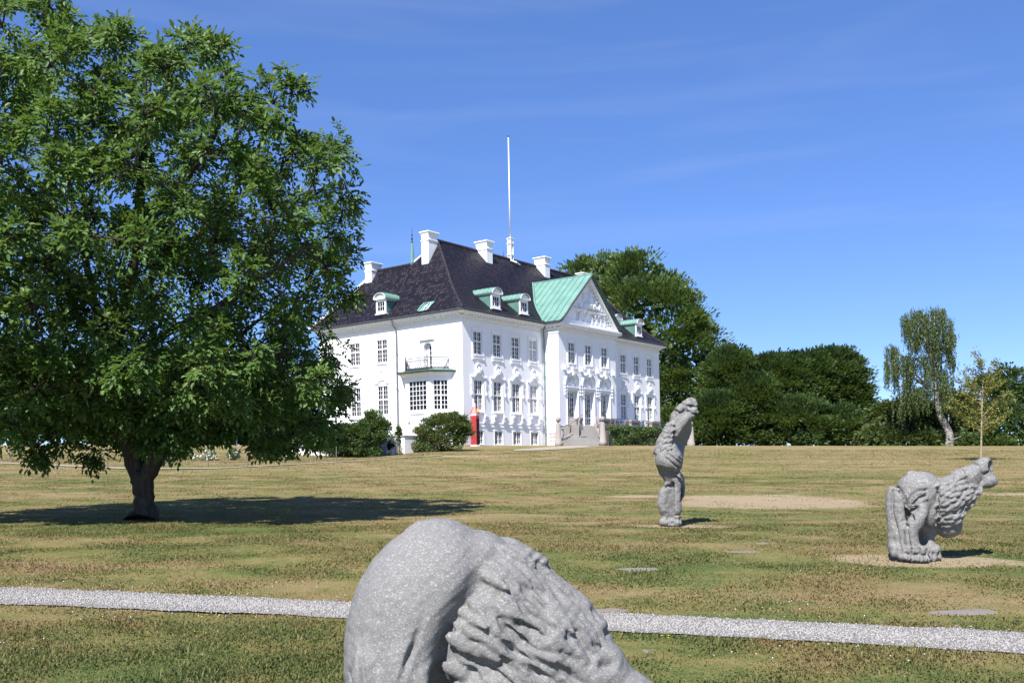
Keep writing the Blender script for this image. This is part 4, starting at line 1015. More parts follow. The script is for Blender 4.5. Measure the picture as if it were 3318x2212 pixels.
# skeleton
limbs = [
 ([(330, 1197, 0), (331, 1150, 0), (327, 1100, 0), (322, 1062, 0)], [.36, .245, .235, .27]),
 ([(326, 1105, 0), (300, 1030, .05), (274, 960, .1), (262, 880, .1), (258, 810, .1)], [.185, .165, .13, .11, .105]),
 ([(328, 1110, 0), (368, 1040, -.1), (420, 985, -.2), (480, 915, -.5), (560, 850, -.9), (660, 800, -1.3)], [.17, .14, .105, .08, .06, .035]),
 ([(258, 820, .1), (225, 720, -.1), (160, 640, -.4), (105, 610, -.8), (20, 540, -1.3), (-90, 430, -1.8)], [.11, .09, .075, .06, .045, .025]),
 ([(258, 820, .1), (288, 700, .4), (312, 560, .3), (322, 430, 0), (338, 280, -.3), (330, 150, -.5)], [.115, .1, .085, .065, .045, .02]),
 ([(290, 700, .4), (380, 610, .8), (480, 520, 1.1), (560, 400, 1.2), (620, 290, 1.2)], [.08, .07, .055, .04, .02]),
 ([(262, 870, .1), (345, 790, -.6), (470, 720, -1.2), (600, 640, -1.6), (720, 560, -1.7)], [.085, .07, .055, .04, .02]),
 ([(268, 905, .1), (190, 905, .3), (120, 880, .5), (40, 860, .8), (-60, 830, 1.2)], [.09, .075, .06, .045, .025]),
 ([(225, 720, -.1), (190, 560, .5), (150, 400, .8), (120, 240, .8), (90, 110, .6)], [.07, .06, .05, .035, .018]),
 ([(315, 540, .3), (420, 420, -.6), (500, 300, -1.1), (520, 180, -1.2)], [.055, .045, .03, .015]),
 ([(480, 720, -1.2), (560, 790, .3), (660, 900, .9), (740, 960, 1.0)], [.045, .035, .025, .015]),
 ([(160, 640, -.4), (40, 700, -1.5), (-80, 720, -2.1)], [.05, .035, .02]),
 ([(372, 1030, -.1), (420, 930, 1.0), (520, 800, 1.9), (640, 700, 2.2)], [.09, .07, .05, .02]),
 ([(262, 860, .1), (230, 780, 1.2), (150, 690, 2.2), (40, 600, 2.6)], [.08, .06, .045, .02]),
]
paths = []; nodes = []
for pts, rad in limbs:
    q = np.array(curve([wp(*p) for p in pts], 5)); r_ = np.interp(np.linspace(0, 1, len(q)), np.linspace(0, 1, len(rad)), rad)
    q[1:-1] += g.normal(0, .02, q[1:-1].shape); paths.append((q, r_)); nodes += list(q[len(q)//3:] if len(paths) > 1 else [])
nodes = np.array(nodes)
paths[0] = (paths[0][0], paths[0][1]); o = paths[0][0].copy()
for i in np.argsort(np.linalg.norm(bough-np.array([0, 0, 3.]), axis=1)):
    b = bough[i]; d = np.linalg.norm(nodes-b, axis=1)+.35*np.maximum(0, nodes[:, 2]-b[2]); j = d.argmin()
    q = bend(nodes[j], b, g, .1, 5); L_ = np.linalg.norm(b-nodes[j]); paths.append((q, np.linspace(min(.03, .01+.012*L_), .006, 5))); nodes = np.concatenate([nodes, q[1:]])
# twigs and compound leaves
LP, LD, LN, LL, LR = [], [], [], [], []
for bi, b in enumerate(bough):
    tone = g.random(); e2 = edge_dist(b[None, [0, 2]])[0]; front = b[1] < .5
    ns = int(g.integers(11, 16)); br = g.uniform(.32, .5)
    outv = unit(np.array([b[0]*.6, b[1]*1.2, (b[2]-4.2)*.45])); droop = b[2] < 3.2
    for s in range(ns):
        dv = unit(rdir(g, 1)[0]+outv*.55+np.array([0, 0, -.25 if droop else .3])); tip = b+dv*br*g.uniform(.5, 1.1)
        if (not inside(tip[None, [0, 2]])[0] or edge_dist(tip[None, [0, 2]])[0] < (.03 if b[2] < 3.3 else .12)) and g.random() < .9: tip = b+dv*.16
        paths.append((bend(b-dv*.05, tip, g, .1, 4), np.linspace(.008, .004, 4)))
        nl = int(g.integers(5, 8))
        for q in range(nl):
            a = unit(rdir(g, 1)[0]*.95+dv*.55+np.array([0, 0, -.22 if droop else -.02])); ln = g.uniform(.15, .26)
            st = tip-dv*g.uniform(0, .14); up = unit(np.array([0, -.25, .9])+rdir(g, 1)[0]*.5); sd = unit(np.cross(a, up))
            sag = np.array([0, 0, -.05])
            for fpos, side in ((.45, 1), (.45, -1), (.75, 1), (.75, -1), (1.0, 0)):
                base = st+a*ln*fpos+sag*fpos**2
                dd = unit(a*(.75 if side else 1)+sd*side*.85+np.array([0, 0, -.18])+rdir(g, 1)[0]*.18)
                LP.append(base); LD.append(dd); LN.append(unit(up+rdir(g, 1)[0]*.35)); LL.append(g.uniform(.07, .112)*(1.2 if side == 0 else 1)); LR.append(np.clip(tone*.4+g.random()*.6, 0, 1))
LP, LD, LN, LL, LR = map(np.array, (LP, LD, LN, LL, LR))
leaves('crown', LP, LD, LN, LL, LL*.52, M['walnut'], walnut, 'leaf', 3, LR)
# flare the trunk foot
paths[0] = (paths[0][0], np.interp(np.linspace(0, 1, len(paths[0][0])), [0, .06, .14, .35, .72, 1], [.35, .265, .215, .178, .195, .09]))
tubes('trunk', paths, M['bark'], walnut, 8)
print('walnut leaves', len(LP), 'boughs', len(bough))

# ---------------------------------------------------------------- trees beyond the lawn
def place(px, py_base, d):
    q = ray(px, py_base); x = q[0]*d; return (x, d, hz(x, d))
def ell(px, py, d, rx, rz, base, ry=None, dy=0):
    """ellipsoid centred on a sight line, given in tree-local metres (rx, rz in photo px)"""
    p = at(px, py, d+dy); s = d/FPX; return ((p[0]-base[0], p[1]-base[1], p[2]-base[2]), (rx*s, (ry or rx)*s, rz*s))
dB = 128.
b = place(2080, 1440, dB)
tree('beech_tree', 'tall broad beech tree rising behind the right end of the palace', 'tree', b, (14, .6, 0),
     [ell(px, py, dB, rx, rz, b, None, dy) for px, py, rx, rz, dy in ((1930, 940, 120, 120, 4), (2060, 960, 110, 150, 0), (2130, 1080, 160, 190, -2), (2220, 1180, 130, 190, -3), (2230, 1330, 130, 150, -4), (2050, 1250, 180, 220, 2), (1880, 1010, 90, 120, 3), (2300, 1240, 60, 120, -2), (2160, 1420, 150, 90, -5))],
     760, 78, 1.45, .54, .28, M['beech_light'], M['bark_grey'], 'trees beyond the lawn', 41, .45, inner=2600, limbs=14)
dC = 112.
for i, (name, lab, spec, mat, sd) in enumerate([
    ('beech_tree', 'dark round-headed beech joining the tall beech, left end of the dark green belt', ((2370, 1270, 95, 140, 0), (2330, 1380, 100, 100, -3), (2440, 1330, 100, 120, -2)), 'dark_leaf', 51),
    ('beech_tree', 'widest dark green tree in the middle of the belt beyond the lawn', ((2520, 1290, 130, 150, 0), (2600, 1260, 120, 130, 1), (2560, 1390, 150, 100, -4)), 'dark_leaf', 52),
    ('beech_tree', 'dark green tree ending the belt on the side of the white-stemmed birch', ((2700, 1270, 110, 140, 0), (2760, 1350, 80, 110, -1), (2700, 1400, 130, 80, -4)), 'dark_leaf', 53)]):
    b = place(spec[0][0], 1440, dC+i*2)
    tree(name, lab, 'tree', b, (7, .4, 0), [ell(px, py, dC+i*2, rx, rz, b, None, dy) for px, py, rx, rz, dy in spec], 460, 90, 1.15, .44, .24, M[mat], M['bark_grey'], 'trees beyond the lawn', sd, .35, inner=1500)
dR = 105.
for i, (lab, spec, mat, sd) in enumerate([
    ('low olive green tree at the foot of the birch, on its left', ((2880, 1390, 70, 80, 0), (2950, 1370, 80, 80, -2), (2850, 1430, 60, 50, -3), (2950, 1440, 120, 40, -4)), 'birch_leaf', 61),
    ('low bushy tree between the birch trunk and the young sapling', ((3050, 1390, 80, 75, 0), (3110, 1360, 70, 90, 1), (3090, 1440, 110, 40, 2)), 'birch_leaf', 62),
    ('dark bushy tree behind the yellowish sapling at the right edge', ((3200, 1330, 90, 120, 0), (3280, 1290, 80, 110, 2), (3260, 1400, 120, 90, -3), (3360, 1340, 90, 120, 0), (3240, 1450, 140, 45, -4)), 'dark_leaf', 63)]):
    b = place(spec[0][0], 1440, dR-i)
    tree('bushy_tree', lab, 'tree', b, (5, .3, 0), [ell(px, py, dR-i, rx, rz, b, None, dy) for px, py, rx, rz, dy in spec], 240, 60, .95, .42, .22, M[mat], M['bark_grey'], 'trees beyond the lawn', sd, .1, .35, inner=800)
dL = 120.
for i, (lab, spec, mat, sd) in enumerate([
    ('dark tree glimpsed through the walnut crown at the far left edge', ((-60, 1260, 150, 190, 0), (70, 1340, 120, 120, -3)), 'beech', 71),
    ('green tree behind the walnut trunk, left of it', ((230, 1300, 140, 150, 0), (330, 1370, 110, 90, -3)), 'beech_light', 72),
    ('green tree beyond the garden between the walnut trunk and the palace', ((520, 1300, 150, 150, 0), (620, 1250, 120, 130, 4), (430, 1390, 120, 80, -3)), 'beech', 73),
    ('tree close behind the hidden garden end of the palace', ((800, 1300, 140, 150, 0), (740, 1390, 130, 80, -3), (930, 1360, 90, 90, 2)), 'dark_leaf', 74)]):
    b = place(spec[0][0], 1450, dL-i*3)
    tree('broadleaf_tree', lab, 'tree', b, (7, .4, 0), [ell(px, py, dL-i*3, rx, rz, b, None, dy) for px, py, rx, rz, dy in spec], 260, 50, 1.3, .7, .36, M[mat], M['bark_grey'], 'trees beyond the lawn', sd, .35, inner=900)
# weeping birch
dW = 98.; b = place(3078, 1440, dW); birch = empty('birch_tree', b, 0, 'tall weeping birch with a crooked white trunk standing against the sky', 'tree', 'trees beyond the lawn')
bb = np.array(b); bp = lambda px, py, o=0.: at(px, py, dW+o)-bb
zb = lambda x, y: (2700+x/2.958, 950+y/2.958)
stem = curve([bp(*zb(1110, 1460)), bp(*zb(1115, 1360)), bp(*zb(1075, 1270)), bp(*zb(1020, 1150)), bp(*zb(1000, 1000)), bp(*zb(975, 850)), bp(*zb(955, 720)), bp(*zb(930, 590)), bp(*zb(895, 470)), bp(*zb(900, 380)), bp(*zb(950, 270)), bp(*zb(960, 180))], 3)
paths = [(np.array(stem), np.linspace(.42, .07, len(stem)))]
bl = [((1110, 1440), (1150, 1400), (1225, 1370)), ((1085, 1270), (1105, 1210), (1105, 1150)), ((930, 880), (860, 845), (780, 770), (720, 730)), ((860, 845), (780, 860)), ((960, 760), (1000, 710)), ((930, 590), (870, 520)), ((900, 400), (830, 310), (890, 300)), ((950, 270), (900, 270)),
      ((975, 800), (820, 640), (660, 600), (570, 520)), ((940, 600), (1080, 520), (1150, 420)), ((910, 420), (720, 320), (660, 230)), ((950, 280), (1020, 180), (1050, 140)), ((930, 480), (820, 300), (780, 170)), ((960, 700), (1100, 640), (1160, 610)), ((900, 900), (700, 760), (560, 680), (510, 660))]
for q in bl:
    c = np.array(curve([bp(*zb(*p), random.uniform(-.6, .6)*i) for i, p in enumerate(q)], 4)); paths.append((c, np.linspace(.14, .04, len(c))))
tubes('trunk', paths, M['birch'], birch, 7)
g = np.random.default_rng(83); LP, LD, rn = [], [], []
wl = [(800, 170, 70, 260), (880, 190, 70, 200), (990, 150, 80, 300), (1050, 160, 35, 330), (690, 220, 55, 220), (740, 260, 60, 270), (850, 330, 90, 200), (960, 330, 80, 330), (1120, 260, 45, 230), (1150, 390, 45, 130), (1090, 380, 60, 260), (780, 440, 80, 150), (1000, 480, 90, 260), (1120, 520, 40, 250), (1165, 620, 25, 130), (560, 500, 50, 270), (600, 520, 40, 330), (520, 670, 30, 260), (590, 680, 60, 270), (690, 600, 80, 320), (760, 620, 60, 250), (860, 600, 60, 130), (900, 700, 80, 180), (1050, 720, 90, 300), (700, 850, 80, 330), (800, 900, 80, 270), (900, 880, 90, 240), (1050, 900, 70, 330), (650, 980, 60, 260), (1100, 820, 40, 260)]
for x, y, rx, drop in wl:
    for _ in range(int(rx*.6)):
        sx, sy = x+g.normal(0, rx*.5), y+g.normal(0, 22)+abs(g.normal(0, 8)); o_ = g.normal(0, 1.3); ln = drop*g.uniform(.35, 1.0)
        tone = g.random()
        n = max(3, int(ln/9)); yy = np.linspace(0, ln, n)
        for q in yy:
            LP.append(bp(*zb(sx+g.normal(0, 3.5), sy+q), o_+g.normal(0, .08))); LD.append(unit(np.array([g.normal(0, .5), g.normal(0, .5), -.9]))); rn.append(np.clip(.35*tone+.65*g.random()*(1), 0, 1))
LP, LD, rn = map(np.array, (LP, LD, rn)); n = len(LP)
leaves('crown', LP, LD, rdir(g, n), g.uniform(.18, .34, n), g.uniform(.07, .13, n), M['birch_leaf'], birch, 'spray', 8, rn)
print('birch', n)
# young sapling, leaves already yellowing
b = ground(3178, 1492); dS = b[1]; sap = empty('young_tree', tuple(b), 0, 'slender young tree with thin yellowish green leaves, right of the birch', 'tree')
sp = lambda px, py, o=0.: at(px, py, dS+o)-b
paths = [(np.array(curve([sp(3178, 1496), sp(3180, 1420), sp(3181, 1340), sp(3184, 1250), sp(3186, 1200), sp(3160, 1140)], 3)), np.linspace(.055, .012, 16))]
tipsx = [(3158, 1138), (3180, 1165), (3235, 1165), (3242, 1200), (3130, 1190), (3110, 1205), (3090, 1225), (3100, 1270), (3070, 1290), (3085, 1330), (3110, 1345), (3140, 1360), (3060, 1315), (3250, 1240), (3275, 1265), (3260, 1310), (3280, 1330), (3250, 1350), (3225, 1375), (3210, 1385), (3130, 1250), (3150, 1290), (3220, 1250), (3225, 1300), (3205, 1330), (3150, 1330), (3190, 1280), (3120, 1300), (3200, 1220), (3290, 1290)]
g = np.random.default_rng(91); LP, LD = [], []
for tx, ty in tipsx:
    o_ = g.uniform(-.7, .7); y0 = min(1400, ty+g.uniform(40, 90)); a0 = sp(3181+(1340-y0)*.02, y0); q = bend(a0, sp(tx, ty, o_), g, .06, 6); paths.append((q, np.linspace(.014, .004, 6)))
    for _ in range(150):
        i = g.uniform(1.2, 5); k = int(i); p = q[k]+(q[min(k+1, 5)]-q[k])*(i-k)+g.normal(0, .085, 3); LP.append(p); LD.append(unit(g.normal(0, 1, 3)+np.array([0, 0, .1])))
LP, LD = np.array(LP), np.array(LD); n = len(LP)
leaves('crown', LP, LD, unit(rdir(g, n)+np.array([0, 0, .6])), g.uniform(.09, .16, n), g.uniform(.045, .075, n), M['sapling_leaf'], sap, 'spray', 9)
tubes('trunk', paths, plain('pale_young_bark', (.30, .25, .17), .9, .2, .2, 9), sap, 6)

# ---------------------------------------------------------------- shrubs and hedges by the palace
def shrub(name, lab, cat, base, ells, n_clump, per, rc, ll, mat, group=None, seed=1, flowers=None, twigs=10):
    g = np.random.default_rng(seed); root = empty(name, base, 0, lab, cat, group)
    P_, Dv, ci, cc = clump_points(g, ells, n_clump, per, rc, .2, (.35, 1.0)); n = len(P_)
    m_ = int(n*.45); e_ = g.choice(len(ells), m_); qi = np.array([e[0] for e in ells], float)[e_]+rdir(g, m_)*np.array([e[1] for e in ells], float)[e_]*(g.random((m_, 1))**.4)*.85
    P_, Dv, ci = np.concatenate([P_, qi]), np.concatenate([Dv, rdir(g, m_)]), np.concatenate([ci, g.integers(0, ci.max()+1, m_)])
    k = P_[:, 2] > .02; P_, Dv, ci = P_[k], Dv[k], ci[k]; n = len(P_)
    tone = g.random(ci.max()+1); rnd = np.clip(tone[ci]*.5+g.random(n)*.5, 0, 1)
    leaves('foliage', P_, unit(Dv+rdir(g, n)*.7), unit(rdir(g, n)*.8+np.array([0, 0, .7])), ll*g.uniform(.6, 1.3, n), ll*.42*g.uniform(.7, 1.2, n), M[mat], root, 'spray', seed, rnd)
    tubes('stems', [(bend((g.normal(0, .12), g.normal(0, .1), -.05), cc[g.integers(len(cc))], g, .1, 5), np.linspace(.03, .008, 5)) for _ in range(twigs)], M['twig'], root, 5)
    if flowers:
        m, cnt, r = flowers; mb = MB(); q = P_[g.choice(n, cnt)]
        for p in q:
            s = r*g.uniform(.6, 1.2); mb.blob((p[0], p[1]-.04, p[2]+.03), (s, s, s*.8), nu=6, nv=4)
        mb.build('blossoms', M[m], root)
    return root
dG = 60.5
def onh(px, d): x = ray(px, 1450)[0]*d; return (x, d, hz(x, d))
def shrub_px(name, lab, d, px, spec, *a, **k):
    b = onh(px, d); return shrub(name, lab, 'shrub', b, [ell(x, y, d, rx, rz, b, ry, dy) for x, y, rx, rz, ry, dy in spec], *a, **k)
shrub_px('flowering_shrub', 'large rounded shrub with rusty tips beside the red sentry box', 61., 1430, ((1430, 1400, 72, 58, 60, 0), (1468, 1376, 52, 42, 50, 0), (1385, 1425, 48, 42, 50, -.3), (1425, 1440, 84, 36, 60, -.3), (1490, 1410, 34, 45, 35, 0), (1500, 1380, 22, 28, 25, 0)), 280, 120, .34, .16, 'bush_leaf_rust', seed=101)
shrub_px('flowering_shrub', 'tall loose shrub with a few orange blooms against the garden wall', 58.5, 1215, ((1200, 1410, 70, 48, 50, 0), (1170, 1430, 60, 60, 45, 0), (1228, 1388, 40, 30, 32, 0), (1190, 1455, 45, 32, 35, -.2), (1200, 1362, 20, 32, 20, 0)), 220, 110, .36, .17, 'bush_leaf', seed=102, flowers=('orange_petal', 16, .055))
shrub_px('flowering_shrub', 'narrow green plant growing in the gap between the garden walls', 62.5, 1294, ((1294, 1420, 9, 34, 9, 0), (1294, 1400, 8, 20, 8, 0)), 40, 60, .16, .12, 'bush_leaf', seed=104, twigs=4)
shrub_px('flowering_shrub', 'dark shaded shrub at the palace side of the walnut branches', 58.5, 1100, ((1105, 1430, 60, 55, 50, 0), (1070, 1440, 45, 45, 40, 0), (1130, 1455, 35, 35, 35, 0)), 180, 110, .36, .17, 'dark_leaf', seed=103)
for i, (px, py, rx, rz, cnt, lab) in enumerate([(668, 1482, 44, 26, 90, 'broad white-flowering rose bush nearest the walnut trunk'), (756, 1474, 24, 20, 26, 'small white-flowering rose bush just right of the broad one'), (878, 1482, 30, 24, 34, 'spreading white rose bush in the middle of the garden bed'), (938, 1480, 16, 20, 18, 'narrow white rose bush beside the blue-shaded wall'), (590, 1476, 40, 30, 10, 'leafy rose bush with few flowers behind the walnut trunk')]):
    d = 50.+i*.6; b = onh(px, d); e = ell(px, py, d, rx, rz, b, rx*.8)
    shrub('rose_bush', lab, 'rose bush', (b[0], b[1], b[2]+e[0][2]-e[1][2]), [((0, 0, e[1][2]), e[1])], 46, 34, .16, .09, 'bush_leaf', 'rose bushes in the garden', 110+i, ('white_petal', cnt, .045), 8)
# ---------------------------------------------------------------- red sentry box
sb = ground(1540, 1450.5); sb = at(1540, 1450, 71.6); sb[2] = max(sb[2], hz(sb[0], sb[1])-.02)
box = empty('sentry_box', tuple(sb), 0, 'red sentry box with pointed roof and white bands in front of the palace', 'sentry box')
sc_ = 71.6/FPX
mb = MB(); hx = lambda r, z: [(r*math.cos(2*math.pi*(k+.5)/6+.35), r*math.sin(2*math.pi*(k+.5)/6+.35), z) for k in range(6)]
def hexring(mb, r0, z0, r1, z1, mi=0): mb.add(hx(r0, z0)+hx(r1, z1), [(i, (i+1) % 6, 6+(i+1) % 6, 6+i) for i in range(6)]+[tuple(range(5, -1, -1)), tuple(range(6, 12))], mi)
hexring(mb, .33, .1, .33, 2.22); body = mb.build('body', M['red'], box)
mb = MB(); hexring(mb, .36, 0, .36, .1); hexring(mb, .345, 2.2, .345, 2.24); hexring(mb, .37, 2.27, .38, 2.31); mb.build('white_bands', M['paint'], box)
mb = MB(); hexring(mb, .38, 2.31, .13, 2.86); mb.build('roof', M['red_roof'], box)
mb = MB(); mb.lathe([(.1, 2.86), (.11, 2.9), (.05, 2.94), (.09, 3.02), (.07, 3.08), (.015, 3.12)], (0, 0, 0), 10); mb.build('finial', M['paint'], box)
a_ = .35+2*math.pi*5/6
mb = MB(); c = np.array([math.cos(a_), math.sin(a_)])
for dz, r in ((0, .09), (.1, .07), (-.08, .07)): mb.blob((c[0]*.285, c[1]*.285, 2.52+dz), (r, r*.6, r), nu=7, nv=5)
mb.build('crest', M['gold'], box)
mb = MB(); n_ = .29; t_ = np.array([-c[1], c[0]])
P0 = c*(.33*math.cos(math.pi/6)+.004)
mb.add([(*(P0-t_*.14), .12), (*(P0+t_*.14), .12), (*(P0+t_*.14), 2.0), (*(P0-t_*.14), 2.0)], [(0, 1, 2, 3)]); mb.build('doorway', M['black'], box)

# ---------------------------------------------------------------- granite stairs and terrace before the entrance (palace axes)
def loc_of(px, py, d):
    p = at(px, py, d); dx, dy = p[0]-KX, p[1]-KY; s, c = math.sin(YAW), math.cos(YAW)
    return np.array([dx*s+dy*c, -dx*c+dy*s, p[2]])
zst = lambda x, y: (1760+x/5.6, 1180+y/5.6)
stairs = empty('entrance_stairs', (KX, KY, 0), math.pi/2-YAW, 'grey granite stairs with ball-topped posts below the palace doors', 'stairs')
dT, dBt = 80.3, 77.6
topL, topR = loc_of(*zst(712, 1140), dT), loc_of(*zst(940, 1132), dT); botL, botR = loc_of(*zst(318, 1474), dBt), loc_of(*zst(1048, 1462), dBt)
SZ0, SZ1 = min(botL[2], botR[2])-.02, 5.26; NS = 10
print('stairs', topL, topR, botL, botR)
mb = MB(); spread = [0, .1, .24, .36, .47, .58, .69, .80, .9, .97, 1.0]
for i in range(NS):
    f = i/NS; e = .5*f+.5*spread[i]
    L_ = botL+(topL-botL)*f; R_ = botR+(topR-botR)*f
    bl_ = topL[:2]+(L_[:2]-topL[:2])*.0+np.array([0, 1.2]); br_ = topR[:2]+np.array([0, 1.2])
    z1 = SZ0+(SZ1-SZ0)*(i+1)/NS
    mb.plan([tuple(L_[:2]), tuple(R_[:2]), tuple(br_), tuple(bl_)], SZ0-.4 if i == 0 else z1-(SZ1-SZ0)/NS-.02, z1)
mb.build('steps', M['step_granite'], stairs, bevel=.012)
mb = MB(); m_ = (topL+topR)/2
mb.plan([(RL+.35, -RO-.05), (RR+7.2, -.1), (RR+7.2, -RO-2.1), tuple(topR[:2]+np.array([.1, .3])), tuple(topL[:2]+np.array([-.1, .3])), (RL+.35, -RO-1.6)], 3.2, 5.27)
mb.build('landing', M['step_granite'], stairs)
def ballpost(c, name='ball_post'):
    mb = MB(); mb.lathe([(.30, -.1), (.30, .28), (.255, .3), (.19, 1.68), (.12, 1.76), (.08, 1.8), (.09, 1.84)], (c[0], c[1], c[2]), 14); mb.blob((c[0], c[1], c[2]+2.02), (.21, .21, .21), nu=16, nv=10)
    return mb.build(name, M['pink_granite'], stairs, True)
pL, pR = loc_of(*zst(280, 1474), dBt-.1), loc_of(*zst(1085, 1458), dBt-.1); ballpost(pL); ballpost(pR)
mb = MB()                                     # solid parapet on the left and stepped cheek walls
pb0 = loc_of(*zst(336, 1000), dT+.3); pb1 = loc_of(*zst(655, 990), dT-.6)
def slab(mb, A, B, t, z0, z1):
    A, B = np.array(A[:2]), np.array(B[:2]); d = unit(B-A); n = np.array([-d[1], d[0]])*t
    mb.plan([tuple(A), tuple(B), tuple(B+n), tuple(A+n)], z0, z1)
slab(mb, pb0, pb1, .5, 4.6, 5.66); slab(mb, pb0-np.array([.05, .05, 0]), pb1+np.array([.05, -.05, 0]), .62, 5.66, 5.9)
q0 = loc_of(*zst(600, 1150), dT-.9); mb.box(q0[0]-.05, q0[0]+.5, q0[1]-.3, q0[1]+.7, 4.2, 5.25)
mb.build('parapet', M['pink_granite'], stairs, bevel=.02)
mb = MB()
for bot, tp, s in ((pL, topL, -1), (pR, topR, 1)):
    mid = bot+(tp-bot)*.45+np.array([.12*s, 0, 0]); pts = [bot+np.array([0, 0, .25]), mid+np.array([0, 0, -.05]), tp+np.array([0, 0, .1])]
    mb.tube([p+np.array([0, 0, .12]) for p in pts], .13, 6)
mb.build('stringer', M['pink_granite'], stairs)
mb = MB()
for bot, tp, s in ((pL, topL, -1), (pR, topR, 1)):
    for f in (.2, .45, .75): p = bot+(tp-bot)*f; mb.tube([p+np.array([0, 0, .3]), p+np.array([0, 0, 1.05])], .05, 6)
    mb.tube([bot+np.array([0, 0, 1.35]), bot+(tp-bot)*.45+np.array([0, 0, 1.05]), tp+np.array([0, 0, 1.0])], .05, 6)
mb.build('handrail', M['pink_granite'], stairs)
mb = MB(); p = loc_of(*zst(672, 1328), dBt+1.0); d_ = unit(topR[:2]-topL[:2])
f_ = .42; L_ = botL+(topL-botL)*.4; R_ = botR+(topR-botR)*.4; c = (L_+R_)/2; d_ = unit(R_[:2]-L_[:2]); n_ = np.array([d_[1], -d_[0]])*.012
mb.add([(*(c[:2]-d_*.25+n_), c[2]-.02), (*(c[:2]+d_*.25+n_), c[2]-.02), (*(c[:2]+d_*.25+n_), c[2]+.1), (*(c[:2]-d_*.25+n_), c[2]+.1)], [(0, 1, 2, 3)]); mb.build('notice_plate', [plain('dark_blue_plate', (.03, .04, .1), .4)], stairs)
# terrace railing on the right: granite piers with wrought-iron scrolls between
ter = empty('terrace_railing', (KX, KY, 0), math.pi/2-YAW, 'terrace railing of granite piers and wrought iron scrolls behind the clipped hedge', 'railing')
PA = -3.5
for b0, b1 in ((13.45, 14.25), (17.95, 19.3), (21.5, 22.9)):
    mb = MB(); mb.box(b0, b1, PA, PA+.5, 3.3, 5.66); mb.box(b0-.06, b1+.06, PA-.06, PA+.56, 5.66, 5.88); mb.build('pier', M['pink_granite'], ter, bevel=.02)
def scrolls(b0, b1):
    mb = MB(); y = PA+.25
    for z in (5.88, 5.2): mb.tube([(b0, y, z), (b1, y, z)], .03, 5)
    n = max(2, int((b1-b0)/.62))
    for i in range(n):
        c = b0+(i+.5)*(b1-b0)/n
        for s, cz in ((1, 5.62), (-1, 5.4), (1, 5.05)):
            pts = [(c+s*(.25-.02*k)*math.cos(k*.75+i), y, cz+(.2-.016*k)*math.sin(k*.75+i)) for k in range(10)]; mb.tube(pts, .028, 5)
        for t in range(5): mb.blob((c+random.uniform(-.28, .28), y, random.uniform(5.0, 5.8)), (.07, .03, .06), nu=6, nv=4)
    return mb.build('iron_scrolls', M['iron'], ter)
scrolls(14.25, 17.95); scrolls(19.3, 21.5); scrolls(22.9, 24.2)
mb = MB(); mb.box(14.5, 17.9, PA+1.2, PA+1.35, 4.9, 5.92); mb.build('back_wall', M['pink_granite'], ter)
# clipped hedge before the terrace
hb = at(1962, 1441, 77.5); he = at(2135, 1441, 83.); hb[2] = hz(hb[0], hb[1]); he[2] = hz(he[0], he[1])
g = np.random.default_rng(121); hedge = empty('clipped_hedge', tuple(hb), 0, 'low clipped green hedge below the terrace railing', 'hedge'); n = 9000
d_ = he-hb; L_ = np.linalg.norm(d_[:2]); nrm = np.array([-d_[1], d_[0], 0])/L_
def hedge_pts(n):
    s = g.random(n); zt = 1.32+.08*np.sin(s*23)+.05*np.sin(s*61); face = g.random(n)
    w_ = np.where(face < .6, -.5, g.uniform(-.5, .5, n))+g.normal(0, .05, n); z = np.where(face < .6, g.random(n)*zt, zt)+g.normal(0, .05, n)
    return s[:, None]*d_[None]+nrm[None]*(w_+.0)[:, None]+np.array([0, 0, 1])*z[:, None], face
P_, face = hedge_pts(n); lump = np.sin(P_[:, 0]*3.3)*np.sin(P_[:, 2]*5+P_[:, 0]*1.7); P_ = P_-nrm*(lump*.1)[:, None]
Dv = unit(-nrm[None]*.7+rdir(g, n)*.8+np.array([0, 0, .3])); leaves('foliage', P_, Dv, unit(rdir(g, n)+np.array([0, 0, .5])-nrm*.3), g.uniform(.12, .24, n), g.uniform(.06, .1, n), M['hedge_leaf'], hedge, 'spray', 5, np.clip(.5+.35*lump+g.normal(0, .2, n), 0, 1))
tubes('stems', [((s*d_+np.array([0, 0, -.05]), s*d_+np.array([.05, 0, .6]), s*d_+np.array([0, .02, 1.15])), [.03, .02, .01]) for s in np.linspace(.03, .97, 14)], M['twig'], hedge, 5)
# stone post at the far end
p = at(2239, 1441, 84.); z0 = min(p[2], hz(p[0], p[1]))
mb = MB(); mb.lathe([(.34, -.2), (.34, .25), (.29, .28), (.22, 1.55), (.13, 1.62), (.09, 1.66)], (0, 0, 0), 14); mb.blob((0, 0, 1.86), (.22, .22, .22), nu=14, nv=9)
o = mb.build('stone_post', M['pink_granite'], None, True); o.location = (p[0], p[1], z0); tag(o, 'pale granite ball-topped post showing behind the tall standing sculpture', 'post')

